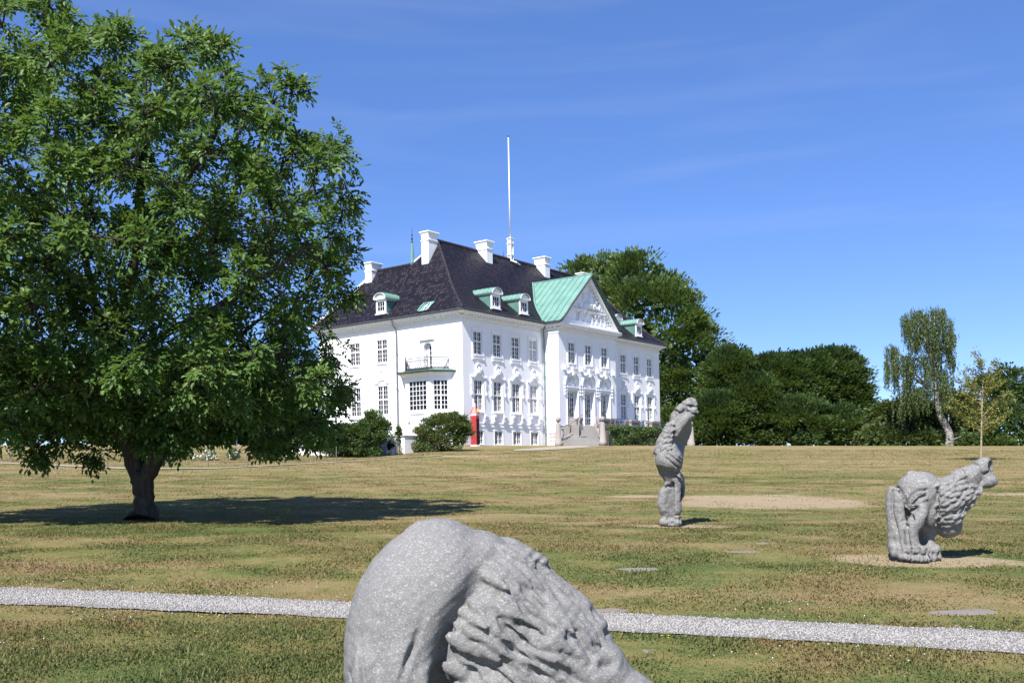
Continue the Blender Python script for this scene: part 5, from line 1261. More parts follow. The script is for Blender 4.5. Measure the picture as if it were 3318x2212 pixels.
# ---------------------------------------------------------------- garden wall, steel railing and wire fence
def gpt(px, d): x = ray(px, 1460)[0]*d; return np.array([x, d, hz(x, d)])
def wall_run(name, lab, pts, h_top, th, mat, cap=True):
    """pts: world xy corners in order"""
    root = empty(name, (*pts[0][:2], 0), 0, lab, 'wall'); mb = MB(); cb = MB(); o = np.array(pts[0][:2])
    for a, b in zip(pts, pts[1:]):
        a2, b2 = np.array(a[:2])-o, np.array(b[:2])-o; d = unit(b2-a2); n = np.array([-d[1], d[0]])*th
        mb.plan([tuple(a2), tuple(b2), tuple(b2+n), tuple(a2+n)], 1.8, h_top-.08); e = d*.05
        cb.plan([tuple(a2-e-n*.15), tuple(b2+e-n*.15), tuple(b2+e+n*1.15), tuple(a2-e+n*1.15)], h_top-.08, h_top)
    mb.build('wall', mat, root)
    if cap: cb.build('coping', M['plinth'], root)
    return root
dW_ = 60.
A = gpt(936, 61.5); B = gpt(1063, 60.); Bc = gpt(1286.5, 60.)
wall_run('garden_wall', 'long low white garden wall partly hidden by the shrubs, left of the gap', [A, B], 4.15, .3, M['wall'], False)
wall_run('garden_wall', 'weathered grey stretch of garden wall with climbing stems beside the gap', [gpt(1075, 60.05), Bc], 4.0, .3, M['old_render'])
lx, rx_ = np.array([-.795, .6066]), np.array([.6066, .795])
E0 = gpt(1302.5, 60.0)[:2]; E1 = E0+np.array([.16, -.0]); E2 = E1+rx_*1.9
g0 = wall_run('garden_wall', 'short white end of garden wall with a shaded flank beside the rusty shrub', [E1, E2], 3.98, .26, M['wall'])
# climbing white stems on the weathered wall
cl = empty('climbing_plant', tuple(gpt(1275, 59.95)), 0, 'bare whitish climbing stems on the grey garden wall', 'climber'); gp_ = gpt(1275, 59.95)
mb = MB(); zg = lambda x, y: (1220+x/11.2, 1360+y/11.2)
for q in (((560, 640), (545, 740), (560, 860)), ((560, 740), (610, 700), (630, 640)), ((600, 900), (640, 960), (620, 1080), (700, 1180)), ((680, 640), (700, 760), (720, 1000), (725, 1220)), ((500, 760), (560, 780))):
    mb.tube([tuple(at(*zg(*p), 59.94)-gp_) for p in q], .022, 5)
mb.build('stems', M['trim'], cl)
rail = empty('steel_railing', tuple(gpt(1300, 62.)), 0, 'thin painted railing above the garden wall in front of the palace', 'railing'); r0 = gpt(1300, 62.)
mb = MB(); zr = lambda x, y: (1000+x/4.2, 1250+y/4.2)
def rp_(x, y, d=62.): return tuple(at(*zr(x, y), d)-r0)
mb.tube([rp_(700, 500), rp_(1150, 515), rp_(1280, 520), rp_(1500, 525), rp_(1640, 555)], .022, 6)
mb.build('top_rail', M['rail'], rail)
for a, b in (((1283, 520), (1288, 700)), ((1500, 525), (1500, 680))):
    mb = MB(); p, q = np.array(rp_(*a)), np.array(rp_(*b)); mb.tube([p+np.array([.02, 0, 0]), q], .045, 6); mb.build('post', M['paint'], rail)
mb = MB(); mb.tube([rp_(1290, 590, 62.4), rp_(1330, 575, 62.4), rp_(1500, 568, 62.4)], .012, 5); mb.build('wire', M['iron'], rail)
stakes = [(32, 1441, 1489, 'leftmost thin wooden stake of the pair at the left edge of the photo'), (39, 1443, 1497, 'right-hand thin stake of the pair at the left edge of the photo'),
          (184, 1447, 1503, 'thin stake half hidden by leaves between the left edge pair and the walnut trunk'), (348, 1452, 1511, 'thin stake just left of the walnut trunk'), (552, 1457, 1504, 'pale thin stake seen through leaves just right of the walnut trunk'), (674, 1464, 1515, 'thin stake in front of the broad white rose bush'),
          (800, 1464, 1513, 'thin stake between the broad and the spreading rose bushes'), (921, 1452, 1506, 'thin stake in front of the narrow rose bush'), (1007, 1434, 1478, 'farther stake of the two before the white garden wall'), (1014.6, 1440, 1501, 'nearer stake of the two before the white garden wall'), (1089.6, 1430, 1494, 'rightmost thin stake, before the dark shaded shrub')]
SK = []
for i, (px, y0, y1, lab) in enumerate(stakes):
    p = ground(px, y1); hgt = (y1-y0)*p[1]/FPX; n0 = .022
    if i == 0:
        mb = MB(); mb.tube([(0, 0, -.1), (.01, 0, .55), (0, .01, 1.0)], [.024, .022, .022], 7); s = mb.build('fence_stake', M['stake'])
    else: s = SK[0].copy(); C.objects.link(s)
    s.location = p; s.scale = (1, 1, hgt); s.rotation_euler = (0, random.uniform(-.03, .03), random.uniform(0, 3)); tag(s, lab, 'stake', 'wooden stakes of the wire fence'); SK.append(s)
mb = MB()
for a, b in zip(SK[2:], SK[3:]):
    for f in (.35, .65, .92): mb.tube([tuple(Vector(a.location)+Vector((0, 0, a.scale[2]*f))), tuple(Vector(b.location)+Vector((0, 0, b.scale[2]*f)))], .0035, 4)
o = mb.build('fence_wires', M['iron']); tag(o, 'thin fence wires strung between the wooden stakes by the rose garden', 'fence')

# ---------------------------------------------------------------- person kneeling by the garden wall
def skinned(name, joints, edges, mat, parent, sub=2):
    me = bpy.data.meshes.new(name); me.from_pydata([j[0] for j in joints], edges, []); o = bpy.data.objects.new(name, me); C.objects.link(o)
    sk = o.modifiers.new('skin', 'SKIN'); sk.use_smooth_shade = True
    lay = me.skin_vertices[0].data if me.skin_vertices else None
    if lay is None:
        bm = bmesh.new(); bm.from_mesh(me); bm.verts.layers.skin.verify(); bm.to_mesh(me); bm.free(); lay = me.skin_vertices[0].data
    for v_, j in zip(lay, joints):
        r = j[1]; v_.radius = (r, r) if not hasattr(r, '__len__') else r
    lay[0].use_root = True
    s = o.modifiers.new('sub', 'SUBSURF'); s.levels = s.render_levels = sub
    me.materials.append(mat); o.parent = parent; return o
pp = gpt(1263, 59.2); per = empty('person', tuple(pp), R(-20), 'person in black top kneeling at the garden wall with back turned', 'person')
J = [((0, 0, .26), .12), ((0, .03, .44), .12), ((0, .08, .62), .13), ((0, .11, .71), .06), ((0, .13, .77), .05), ((0, .15, .86), .088), ((0, .15, .93), .07),
     ((-.16, .09, .67), .055), ((-.22, .16, .48), .042), ((-.18, .36, .38), .034), ((-.17, .43, .36), .028), ((.16, .09, .67), .055), ((.22, .18, .48), .042), ((.16, .38, .42), .034), ((.15, .45, .42), .028),
     ((-.11, .02, .22), .085), ((-.13, .32, .11), .062), ((-.12, -.02, .06), .05), ((-.12, -.16, .05), .04), ((.11, .02, .22), .085), ((.13, .32, .11), .062), ((.12, -.02, .06), .05), ((.12, -.16, .05), .04)]
E_ = [(0, 1), (1, 2), (2, 3), (3, 4), (4, 5), (5, 6), (2, 7), (7, 8), (8, 9), (9, 10), (2, 11), (11, 12), (12, 13), (13, 14), (0, 15), (15, 16), (16, 17), (17, 18), (0, 19), (19, 20), (20, 21), (21, 22)]
skinned('body', J, E_, M['skin'], per)
up = 1.14
T_ = [0, 1, 2, 7, 8, 11, 12]; skinned('black_top', [(J[i][0], J[i][1]*up+.012) for i in T_], [(0, 1), (1, 2), (2, 3), (3, 4), (2, 5), (5, 6)], M['black'], per)
T_ = [0, 15, 16, 17, 19, 20, 21]; skinned('trousers', [(J[i][0], J[i][1]*1.12+.01) for i in T_], [(0, 1), (1, 2), (2, 3), (0, 4), (4, 5), (5, 6)], M['pale_cloth'], per)
skinned('hair', [((0, .13, .94), .08), ((0, .08, .88), .105), ((0, .03, .78), .10), ((0, .0, .66), .08), ((0, -.02, .56), .05)], [(0, 1), (1, 2), (2, 3), (3, 4)], M['hair'], per)
# ---------------------------------------------------------------- stone sculptures, carved as one body each
def ico(n=2):
    bm = bmesh.new(); bmesh.ops.create_icosphere(bm, subdivisions=n, radius=1); V = np.array([v.co for v in bm.verts]); F = np.array([[v.index for v in f.verts] for f in bm.faces]); bm.free(); return V, F
ICO = {2: ico(2), 3: ico(3)}
class Sculpt:
    def __init__(s): s.V = []; s.F = []; s.n = 0
    def raw(s, V, F): s.V.append(V); s.F.append(F+s.n); s.n += len(V)
    def ell(s, c, r, rot=None, det=3):
        V, F = ICO[det]; V = V*np.array(r)
        if rot is not None: V = V@np.array(rot).T
        s.raw(V+np.array(c), F)
    def chain(s, pts, k=.3):
        """spheres swept along a limb: pts = [(x,y,z,r)]"""
        pts = [np.array(p, float) for p in pts]
        for a, b in zip(pts, pts[1:]):
            L_ = np.linalg.norm(b[:3]-a[:3]); n = max(1, int(L_/(k*min(a[3], b[3]))))
            for i in range(n+1):
                p = a+(b-a)*i/n; s.ell(p[:3], [p[3]]*3, det=2)
    def mesh(s, name, voxel, smooth, factor=.5):
        V = np.concatenate(s.V); F = np.concatenate(s.F); me = npmesh(name, V, F, 3); o = bpy.data.objects.new(name, me); C.objects.link(o)
        m = o.modifiers.new('r', 'REMESH'); m.mode = 'VOXEL'; m.voxel_size = voxel; m.use_smooth_shade = True
        if smooth: q = o.modifiers.new('s', 'SMOOTH'); q.iterations = smooth; q.factor = factor
        dg = bpy.context.evaluated_depsgraph_get(); out = bpy.data.meshes.new_from_object(o.evaluated_get(dg)); bpy.data.objects.remove(o); bpy.data.meshes.remove(me)
        out.name = name; return out
def mesh_arrays(me):
    V = np.empty(len(me.vertices)*3, np.float32); me.vertices.foreach_get('co', V); N = np.empty(len(me.vertices)*3, np.float32)
    me.vertices.foreach_get('normal', N); return V.reshape(-1, 3).astype(float), N.reshape(-1, 3).astype(float)
def add_locks(sc, me, mask, direction, L, W, T, spacing, seed, lift=.25, jit=.25):
    """overlapping carved locks over part of a body"""
    g = np.random.default_rng(seed); V, N = mesh_arrays(me); idx = np.nonzero(mask(V))[0]; g.shuffle(idx); ch = []
    for i in idx:
        p = V[i]
        if ch:
            Q = V[ch]; dv = unit(direction(p[None]))[0]; d = Q-p; al = d@dv; ac = np.linalg.norm(d-al[:, None]*dv, axis=1)
            if ((al/spacing[0])**2+(ac/spacing[1])**2 < 1).any(): continue
        ch.append(i)
    base, Fc = ICO[2]
    for i in ch:
        p, n = V[i], N[i]; d = unit(direction(p[None]))[0]+g.normal(0, jit, 3)*.6; d = d-n*(d@n); d = d/np.linalg.norm(d); b = np.cross(n, d)
        s = g.uniform(.75, 1.25); B = base.copy(); taper = 1-.45*B[:, 0:1]; B = B*np.array([L*s, W*s, T])*np.concatenate([np.ones_like(taper), taper, .6+.4*taper], 1)
        th = lift; d2, n2 = d*math.cos(th)+n*math.sin(th), n*math.cos(th)-d*math.sin(th)
        sc.raw(p+n*T*.15+B[:, 0:1]*d2+B[:, 1:2]*b+B[:, 2:3]*n2, Fc)
    return len(ch)
def mesh_as_prim(sc, me):
    V, N = mesh_arrays(me); F = []
    me.calc_loop_triangles(); T = np.empty(len(me.loop_triangles)*3, np.int32); me.loop_triangles.foreach_get('vertices', T); sc.raw(V, T.reshape(-1, 3).astype(int))
def roughen(me, amp, sc, seed):
    V, N = mesh_arrays(me); g = np.random.default_rng(seed); h = 0
    for k in range(7):
        w_ = rdir(g, 1)[0]*sc*(1.6**(k % 4)); h = h+np.sin(V@w_+g.uniform(0, 6.3))*np.sin(V@(np.roll(w_, 1)*1.1)+g.uniform(0, 6.3))/(1.4**(k % 4))
    V = V+N*(h*amp/3)[:, None]; me.vertices.foreach_set('co', V.astype(np.float32).ravel()); me.update()
def finish(name, me, base, mat, lab):
    for p in me.polygons: p.use_smooth = True
    o = link(name, me, mat); o.location = base; tag(o, lab, 'sculpture', 'stone animal sculptures on the lawn'); return o

def carve(me, X, Y, lines, s, front=.35):
    """chisel grooves along lines drawn on the side facing the lawn: (points, half width, depth)"""
    V, N = mesh_arrays(me); P_ = np.stack([X, Y], -1); out = np.zeros(len(V))
    for pts, w_, dep in lines:
        c = np.array(curve(pts, 4)) if len(pts) > 2 else np.array(pts, float); a, e = c[:-1], c[1:]; ab = e-a
        near = np.nonzero((P_ > c.min(0)-3*w_).all(1) & (P_ < c.max(0)+3*w_).all(1) & (N[:, 1] < front))[0]
        if not len(near): continue
        p = P_[near]; t_ = np.clip(((p[:, None]-a[None])*ab[None]).sum(-1)/(ab**2).sum(-1)[None], 0, 1)
        d = np.linalg.norm(p[:, None]-(a[None]+t_[..., None]*ab[None]), axis=-1).min(1); out[near] = np.maximum(out[near], dep*np.exp(-(d/w_)**2))
    V = V-N*(out*s)[:, None]; me.vertices.foreach_set('co', V.astype(np.float32).ravel()); me.update()

# --- tall standing figure
b = ground(2180, 1704); dM = b[1]; zm = lambda x, y: (2050+x/3.267, 1260+y/3.267); sM = dM/FPX/3.267
def q(x, y, r, o=0.): p = at(*zm(x, y), dM)-b; return (p[0], p[1]+o*sM, p[2], r*sM)
sc = Sculpt()
sc.chain([q(452, 1000, 92), q(430, 930, 100), q(392, 830, 138), q(385, 760, 152), q(390, 690, 158), q(412, 600, 150), q(450, 520, 140), q(490, 440, 134), q(515, 370, 122), q(520, 300, 96), q(540, 240, 70)], .25)
sc.chain([q(405, 720, 122, 110), q(452, 580, 132, 120), q(512, 450, 132, 110), q(556, 410, 96, 60)], .3)
sc.chain([q(372, 752, 150, -60), q(385, 800, 128, -50), q(430, 915, 82, -10), q(450, 990, 68, -20), q(448, 1060, 62, -30), q(448, 1180, 68, -30), q(452, 1260, 66, -30), q(450, 1340, 58, -30), q(452, 1400, 52, -30)], .3)
sc.chain([q(375, 1000, 38, -30), q(330, 1100, 60, -10), q(318, 1200, 68, 0), q(330, 1270, 60, 0), q(355, 1340, 42, 10), q(340, 1400, 48, 10)], .3)
sc.chain([q(440, 860, 90, 120), q(500, 960, 70, 110), q(528, 1040, 46, 80), q(525, 1110, 42, 60), q(490, 1180, 42, 70), q(480, 1300, 48, 80), q(480, 1400, 44, 80)], .3)
for x, y, r, o_ in ((312, 1408, 42, -10), (355, 1412, 38, -50), (400, 1414, 38, -70), (442, 1416, 38, -80), (482, 1412, 34, -50), (330, 1400, 46, 40), (500, 1405, 30, 20)): sc.ell(q(x, y, 1, o_)[:3], [r*sM, r*sM*1.1, r*sM*1.05], det=3)
sc.chain([q(432, 510, 52, -110), q(452, 440, 62, -118), q(505, 360, 66, -125), q(560, 300, 62, -120), q(612, 262, 50, -115)], .25)
for x, y, r, o_ in ((575, 232, 34, -120), (600, 262, 40, -135), (636, 222, 36, -115), (655, 255, 32, -110), (640, 285, 30, -120), (610, 240, 30, -140)): sc.ell(q(x, y, 1, o_)[:3], [r*sM]*3, det=2)
sc.ell(q(482, 228, 1, -70)[:3], [46*sM]*3, det=2)
sc.chain([q(470, 300, 80, 0), q(520, 210, 62, -10), q(575, 160, 56, 0), q(620, 150, 44, 0)], .25)
for x, y, r, o_ in ((592, 116, 30, -20), (625, 108, 30, 10), (655, 130, 28, -10), (664, 165, 28, -20), (598, 165, 28, -45), (630, 190, 26, -30), (555, 185, 30, -40)): sc.ell(q(x, y, 1, o_)[:3], [r*sM]*3, det=2)
me = sc.mesh('standing', .02, 6)
ga, gb = np.array(q(300, 640, 1)[:3]), np.array(q(400, 400, 1)[:3])
s2 = Sculpt(); mesh_as_prim(s2, me)
zlo, zhi = q(300, 655, 1)[2], q(300, 370, 1)[2]
dirm = np.array(q(250, 660, 1)[:3])-np.array(q(390, 560, 1)[:3])
xr = lambda V: q(385, 500, 1)[0]+(V[:, 2]-q(0, 500, 1)[2])*.12
add_locks(s2, me, lambda V: (V[:, 2] > zlo) & (V[:, 2] < zhi) & (V[:, 0] < xr(V)+.03), lambda p: np.repeat(dirm[None], len(p), 0), 46*sM, 17*sM, 21*sM, (62*sM, 28*sM), 3, .3)
zl2, zh2 = q(0, 890, 1)[2], q(0, 680, 1)[2]                      # ribs on the haunch
for k in range(5):
    y = 700+k*42; s2.chain([q(330+k*14, y-10, 13, -165+k*6), q(400+k*12, y+40, 15, -150+k*6), q(470+k*6, y+95-k*6, 11, -110)], .4)
me = s2.mesh('standing', .0115, 2)
V, N = mesh_arrays(me); X_, Y_ = (V[:, 0]-q(0, 0, 1)[0])/sM, -(V[:, 2]-q(0, 0, 1)[2])/sM      # hollow belly under the raised arm
pl_ = np.array([(520, 775), (470, 700), (412, 600), (408, 540), (450, 500), (485, 438), (560, 352), (645, 285), (720, 320), (700, 480), (620, 640), (550, 790)], float)
x0, y0 = pl_[:, 0][None], pl_[:, 1][None]; x1, y1 = np.roll(pl_[:, 0], -1)[None], np.roll(pl_[:, 1], -1)[None]
ins = ((((y0 > Y_[:, None]) != (y1 > Y_[:, None])) & (X_[:, None] < (x1-x0)*(Y_[:, None]-y0)/(y1-y0+1e-9)+x0)).sum(1) % 2 == 1)
a_ = pl_[:7]; e_ = pl_[1:8]; ab = e_-a_; pp_ = np.stack([X_, Y_], -1)[ins]; tt = np.clip(((pp_[:, None]-a_[None])*ab[None]).sum(-1)/(ab**2).sum(-1)[None], 0, 1)
dd = np.linalg.norm(pp_[:, None]-(a_[None]+tt[..., None]*ab[None]), axis=-1).min(1); V[ins] += (np.minimum(dd*5.0, 520)*sM)[:, None]*np.array([[b[0]/b[1], 1, (b[2]+1.1-EYE)/b[1]]])
me.vertices.foreach_set('co', V.astype(np.float32).ravel()); me.update()
carve(me, X_, Y_, [([(392, 1010), (388, 1110), (380, 1230), (384, 1350), (372, 1420)], 15, 52), ([(500, 1000), (512, 1060), (500, 1130), (488, 1180)], 12, 60), ([(255, 850), (330, 895), (420, 905), (505, 880)], 26, 28), ([(310, 1040), (350, 1030), (392, 1050)], 14, 45),
                   ([(338, 1375), (336, 1440)], 7, 26), ([(378, 1378), (378, 1440)], 7, 26), ([(420, 1372), (422, 1440)], 7, 26), ([(462, 1375), (464, 1440)], 7, 26), ([(400, 400), (408, 520), (400, 590)], 12, 40), ([(400, 1340), (450, 1335), (505, 1345)], 9, 18),
                   ([(520, 240), (560, 250), (600, 285), (660, 290)], 9, 30), ([(500, 150), (560, 190), (640, 200)], 9, 26), ([(430, 230), (470, 270), (530, 245)], 9, 24), ([(330, 690), (400, 745), (480, 800)], 9, 20), ([(310, 735), (380, 800), (460, 850)], 9, 20), ([(380, 655), (440, 720), (500, 770)], 8, 18)], sM)
roughen(me, .006, 34, 4)
finish('animal_sculpture', me, tuple(b), M['sculpt_far'], 'tall grey stone creature standing upright with raised paws in the middle of the lawn')

# --- crouching lion on the right
b = ground(2960, 1813); dQ = b[1]; zq = lambda x, y: (2820+x/3.733, 1440+y/3.733); sQ = dQ/FPX/3.733
def q(x, y, r, o=0.): p = at(*zq(x, y), dQ)-b; return (p[0], p[1]+o*sQ, p[2], r*sQ)
def qe(x, y, rx, rz, ry, o=0., ang=0.):
    a = math.radians(ang); rot = [[math.cos(a), 0, math.sin(a)], [0, 1, 0], [-math.sin(a), 0, math.cos(a)]]
    sc.ell(q(x, y, 1, o)[:3], [rx*sQ, ry*sQ, rz*sQ], rot)
sc = Sculpt()
qe(620, 560, 275, 245, 250, 60); qe(640, 820, 200, 240, 210, 30); qe(560, 660, 190, 200, 200, -20)
qe(900, 660, 250, 235, 250, 20, 32); qe(1040, 600, 230, 190, 210, 10, 34); qe(1180, 540, 150, 120, 150, 0, 30)
qe(900, 830, 170, 160, 190, 60, 30); qe(960, 985, 165, 148, 160, 40); qe(935, 825, 205, 190, 200, 20)
sc.chain([q(275, 560, 72, 10), q(262, 680, 80, 10), q(272, 850, 84, 0), q(270, 1000, 72, -10), q(258, 1150, 56, -10), q(250, 1270, 52, -20)], .25)
sc.chain([q(330, 640, 70, -60), q(330, 800, 64, -80), q(318, 980, 62, -90), q(318, 1130, 60, -100), q(330, 1260, 56, -120)], .25)
sc.chain([q(560, 740, 70, -180), q(520, 840, 90, -200), q(460, 930, 96, -210), q(410, 1010, 88, -210), q(410, 1120, 86, -210), q(430, 1210, 84, -220)], .25)
sc.chain([q(740, 1000, 120, 90), q(720, 1150, 92, 110), q(730, 1250, 84, 80)], .3)
for x, y, rx, rz, o_ in ((310, 1255, 54, 66, -150), (400, 1250, 58, 70, -235), (495, 1262, 62, 72, -260), (575, 1255, 54, 60, -230), (240, 1240, 40, 56, -60)): qe(x, y, rx, rz, 75, o_)
for x, y, o_ in ((300, 1340, -195), (375, 1350, -270), (470, 1362, -300), (560, 1362, -285), (640, 1362, -150), (720, 1365, -90), (795, 1355, -60), (242, 1310, -100)): qe(x, y, 42, 50, 60, o_)
qe(740, 1270, 110, 85, 130, 0); qe(660, 1300, 55, 70, 90, -60); qe(800, 1270, 56, 70, 90, 0)
sc.chain([q(470, 345, 32, 20), q(520, 340, 36, 20)], .3)
qe(1170, 400, 140, 142, 150, 0); qe(1080, 400, 130, 100, 140, 0, 20)
sc.chain([q(1180, 380, 110, 0), q(1280, 330, 112, 0), q(1375, 268, 126, 0)], .2)
qe(1420, 440, 115, 90, 125, 0, -8); sc.chain([q(1240, 500, 80, 0), q(1340, 455, 88, 0)], .25)
me = sc.mesh('lion', .019, 5)
s2 = Sculpt(); mesh_as_prim(s2, me)
dirm = np.array(q(760, 800, 1)[:3])-np.array(q(1100, 600, 1)[:3])
pa, pb_ = np.array(q(800, 470, 1)[:3]), np.array(q(790, 970, 1)[:3])
def mane(V):
    px = (V[:, 0]-q(0, 0, 1)[0])/sQ; pz = -(V[:, 2]-q(0, 0, 1)[2])/sQ
    px = px; left = 735+np.clip((pz-420), -200, 0)*-.6; return (px > left) & (px+.75*(pz-500) < 1330+0*px) & (pz < 1000-.0*px) & (pz > 300) & (px-.2*(pz) < 1230) & ~((px > 1060) & (pz < 520+.15*(px-1060))) & ~((px > 850) & (pz < 330+.12*(1100-px))) & ~((px < 860) & (pz < 500)) & ~((px > 900) & (pz < 400))
print('locks', add_locks(s2, me, mane, lambda p: np.repeat(dirm[None], len(p), 0), 66*sQ, 25*sQ, 30*sQ, (80*sQ, 42*sQ), 5, .28, .16))
for pts in ([(560, 570, 22, -225), (480, 600, 26, -215), (420, 680, 24, -190), (405, 780, 20, -165)], [(590, 640, 18, -228), (500, 690, 22, -210), (450, 770, 22, -190)], [(600, 860, 22, -195), (560, 960, 26, -190)]): s2.chain([q(*p) for p in pts], .3)
me = s2.mesh('lion', .0115, 2)
# open the muzzle: push the end of the snout in, and cut the gap under the thigh
V, N = mesh_arrays(me); c = np.array(q(1452, 262, 1, -88)[:3]); ax = unit(np.array([[.62, -.76, .08]]))[0]; d = V-c; al = d@ax; ra = np.linalg.norm(d-al[:, None]*ax, axis=1)
k = (ra < 80*sQ) & (al > -90*sQ); V[k] -= ax*(np.clip(al[k]+95*sQ, 0, None)*.85*np.clip((80*sQ-ra[k])/(18*sQ), 0, 1))[:, None]
ck = np.array(q(470, 790, 1, -190)[:3]); d = (V-ck)/np.array([52*sQ, 90*sQ, 66*sQ]); r_ = np.linalg.norm(d, axis=1); k = r_ < 1; V[k] += np.array([0, 1, 0])*((1-r_[k]**2)*120*sQ)[:, None]
me.vertices.foreach_set('co', V.astype(np.float32).ravel()); me.update()
carve(me, (V[:, 0]-q(0, 0, 1)[0])/sQ, -(V[:, 2]-q(0, 0, 1)[2])/sQ, [([(318, 500), (352, 620), (378, 760), (388, 900)], 17, 75), ([(245, 560), (222, 700), (232, 900), (262, 1100), (262, 1300)], 12, 34), ([(330, 960), (322, 1080), (340, 1200)], 12, 30),
    ([(355, 1240), (350, 1320), (340, 1400)], 11, 40), ([(448, 1240), (445, 1320), (440, 1400)], 11, 44), ([(540, 1250), (545, 1330), (530, 1410)], 11, 40), ([(612, 1300), (605, 1400)], 11, 36), ([(688, 1310), (682, 1400)], 10, 34), ([(762, 1310), (760, 1400)], 10, 34), ([(290, 1300), (420, 1310), (560, 1320)], 9, 20),
    ([(735, 560), (722, 700), (742, 850), (762, 990)], 13, 34), ([(1075, 330), (1090, 450), (1150, 540), (1250, 565)], 13, 34), ([(1235, 235), (1270, 330), (1310, 400), (1300, 480)], 13, 24), ([(410, 760), (400, 660), (470, 570), (590, 550)], 14, 36), ([(560, 900), (580, 980), (700, 1030)], 16, 34), ([(520, 1000), (500, 1080), (510, 1150)], 12, 30), ([(420, 640), (500, 600)], 10, 22), ([(1330, 385), (1400, 350), (1490, 345)], 12, 34)], sQ)
roughen(me, .005, 36, 6)
finish('animal_sculpture', me, tuple(b), M['sculpt_far'], 'grey stone lion-like creature crouching with scaly mane and upturned open snout')

# --- hunched lion right in front
b = gf; dF = b[1]; zfn = lambda x, y: (1080+x/2.2189, 1640+y/2.2189); sF = dF/FPX/2.2189
def q(x, y, r, o=0.): p = at(*zfn(x, y), dF)-b; return (p[0], p[1]+o*sF, p[2], r*sF)
def qe(x, y, rx, rz, ry, o=0., ang=0.):
    a = math.radians(ang); rot = [[math.cos(a), 0, math.sin(a)], [0, 1, 0], [-math.sin(a), 0, math.cos(a)]]
    sc.ell(q(x, y, 1, o)[:3], [rx*sF, ry*sF, rz*sF], rot)
sc = Sculpt()
qe(640, 900, 560, 800, 520, 60, 14); qe(420, 1150, 350, 640, 440, 40); qe(860, 625, 400, 566, 470, 80, -20); qe(1120, 620, 330, 440, 430, 110, -30); qe(1075, 520, 250, 345, 400, 95, -28); qe(1095, 425, 215, 262, 330, 95, -20); qe(560, 1500, 480, 620, 430, 40)
qe(610, 180, 80, 90, 90, 60, 20)
qe(1180, 900, 560, 640, 520, 140, -32); qe(1420, 1050, 520, 600, 500, 120, -36); qe(1180, 1350, 380, 420, 470, 40); qe(1620, 1000, 330, 430, 380, 80, -36); qe(1230, 560, 270, 360, 380, 130, -40)
qe(1880, 1180, 250, 260, 300, -20, -30); qe(2120, 1400, 230, 270, 260, -60, -40); qe(1720, 1350, 360, 300, 380, 20)
for c_ in ((520, 1160, 120, 330, 110, -400, 8), (300, 1250, 110, 330, 110, -340, -6), (700, 1300, 110, 300, 110, -400, 4)): qe(*c_)
# legs, below the frame, so that it stands on the ground
for x, o_ in ((420, -250), (650, 250), (1150, -250), (1350, 250)):
    sc.chain([q(x, 1500, 240, o_), q(x+30, 1900, 190, o_), q(x+20, 2280, 170, o_-60)], .25)
    for k in (-1, 0, 1): qe(x+k*110, 2360, 80, 100, 120, o_-190)
me = sc.mesh('hunched', .02, 7)
# the deep crease between back and mane
V, N = mesh_arrays(me); cp = np.array(curve([q(1215, 250, 1)[:3], q(1140, 420, 1)[:3], q(1010, 640, 1)[:3], q(905, 860, 1)[:3], q(868, 1050, 1)[:3], q(866, 1300, 1)[:3]], 8))[:, [0, 2]]
def crease_d(V):
    p = V[:, [0, 2]]; a, e = cp[:-1], cp[1:]; ab = e-a; t = np.clip(((p[:, None]-a[None])*ab[None]).sum(-1)/(ab**2).sum(-1)[None], 0, 1); r_ = p[:, None]-(a[None]+t[..., None]*ab[None])
    dd = np.linalg.norm(r_, axis=-1); j = dd.argmin(1); i = np.arange(len(p)); sgn = np.sign(ab[j, 0]*r_[i, j, 1]-ab[j, 1]*r_[i, j, 0]); return dd[i, j]*sgn, (j+t[i, j])/len(ab)
cd, ct = crease_d(V); depth = np.interp(ct, [0, .25, .5, .75, 1], [4, 60, 120, 165, 190])*sF
w_ = np.where(cd > 0, 42*sF, 105*sF); V = V-N*(depth*np.exp(-(cd/w_)**2))[:, None]*(V[:, 2:3] > q(0, 1500, 1)[2])
me.vertices.foreach_set('co', V.astype(np.float32).ravel()); me.update()
s2 = Sculpt(); mesh_as_prim(s2, me)
V, N = mesh_arrays(me)
def toimg(V): return (V[:, 0]-q(0, 0, 1)[0])/sF, -(V[:, 2]-q(0, 0, 1)[2])/sF
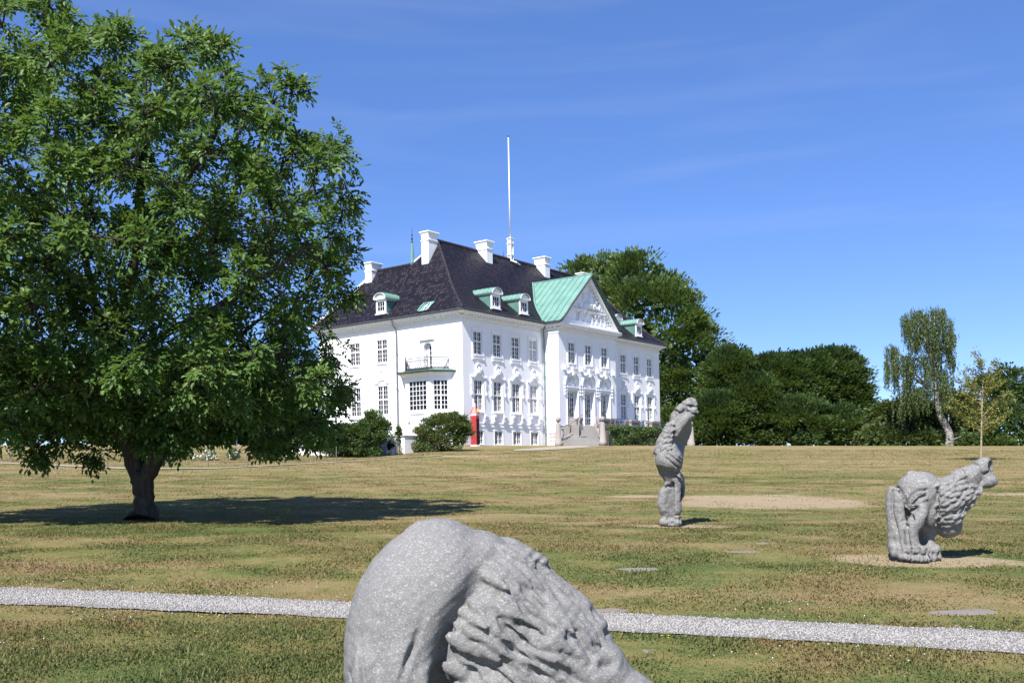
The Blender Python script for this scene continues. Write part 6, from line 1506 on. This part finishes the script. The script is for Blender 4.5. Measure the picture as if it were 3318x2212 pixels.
def mane(V):
    x, y = toimg(V); c_, t_ = crease_d(V); return (c_ > 60*sF) & (y < 1400) & (x+.62*(y-900) < 1900) & (x < 1950) & (x > 860)
def mdir(p):
    x, y = toimg(p); a = np.radians(np.interp(x-.35*(y-700), [900, 1300, 1800], [34, 42, 58])); return np.stack([np.cos(a), -.15+0*a, -np.sin(a)], -1)
print('locks', add_locks(s2, me, mane, mdir, 150*sF, 42*sF, 38*sF, (160*sF, 72*sF), 9, .12, .13))
for x, y, r in ((1335, 320, 52), (1400, 335, 46), (1460, 370, 44), (1270, 300, 40), (1510, 400, 40), (1800, 720, 60), (1900, 860, 70), (1945, 960, 60)): qe2 = s2.ell(q(x, y, 1, 60)[:3], [r*sF*1.2, r*sF*2.4, r*sF], det=2)
me = s2.mesh('hunched', .0075, 4)
V, N = mesh_arrays(me)
def dent(px, py, rx, rz, ang, amt):
    """a chisel cut running across the surface that faces the path"""
    global V
    x, y = toimg(V); a = math.radians(ang); dx, dy = x-px, y-py; u_ = (dx*math.cos(a)+dy*math.sin(a))/rx; v_ = (-dx*math.sin(a)+dy*math.cos(a))/rz
    f_ = np.exp(-(u_**4)-(v_**2))*(N[:, 1] < .2); V = V-N*(f_*amt*sF)[:, None]
for a_ in ((1400, 845, 130, 26, 26, 60), (1300, 885, 120, 24, 38, 52), (1460, 985, 110, 22, 20, 30), (1060, 1170, 110, 26, 33, 48), (1190, 1160, 130, 24, 35, 40), (1000, 1060, 90, 22, 26, 34), (1330, 1020, 110, 22, 30, 34), (1460, 690, 120, 22, 48, 28), (1580, 620, 110, 22, 52, 26),
           (590, 970, 24, 150, 20, 40), (255, 1130, 26, 170, -8, 34), (160, 1210, 14, 60, -30, 30), (1925, 1120, 60, 40, 10, 62), (1880, 1010, 90, 18, 25, 20), (1400, 1130, 120, 22, 30, 34), (1120, 760, 60, 20, 60, 26), (1560, 1200, 120, 22, 32, 28)): dent(*a_)
me.vertices.foreach_set('co', V.astype(np.float32).ravel()); me.update(); roughen(me, .0035, 60, 8)
finish('animal_sculpture', me, tuple(b), M['sculpt_near'], 'largest grey granite creature hunched in the foreground, cut off by the bottom edge')
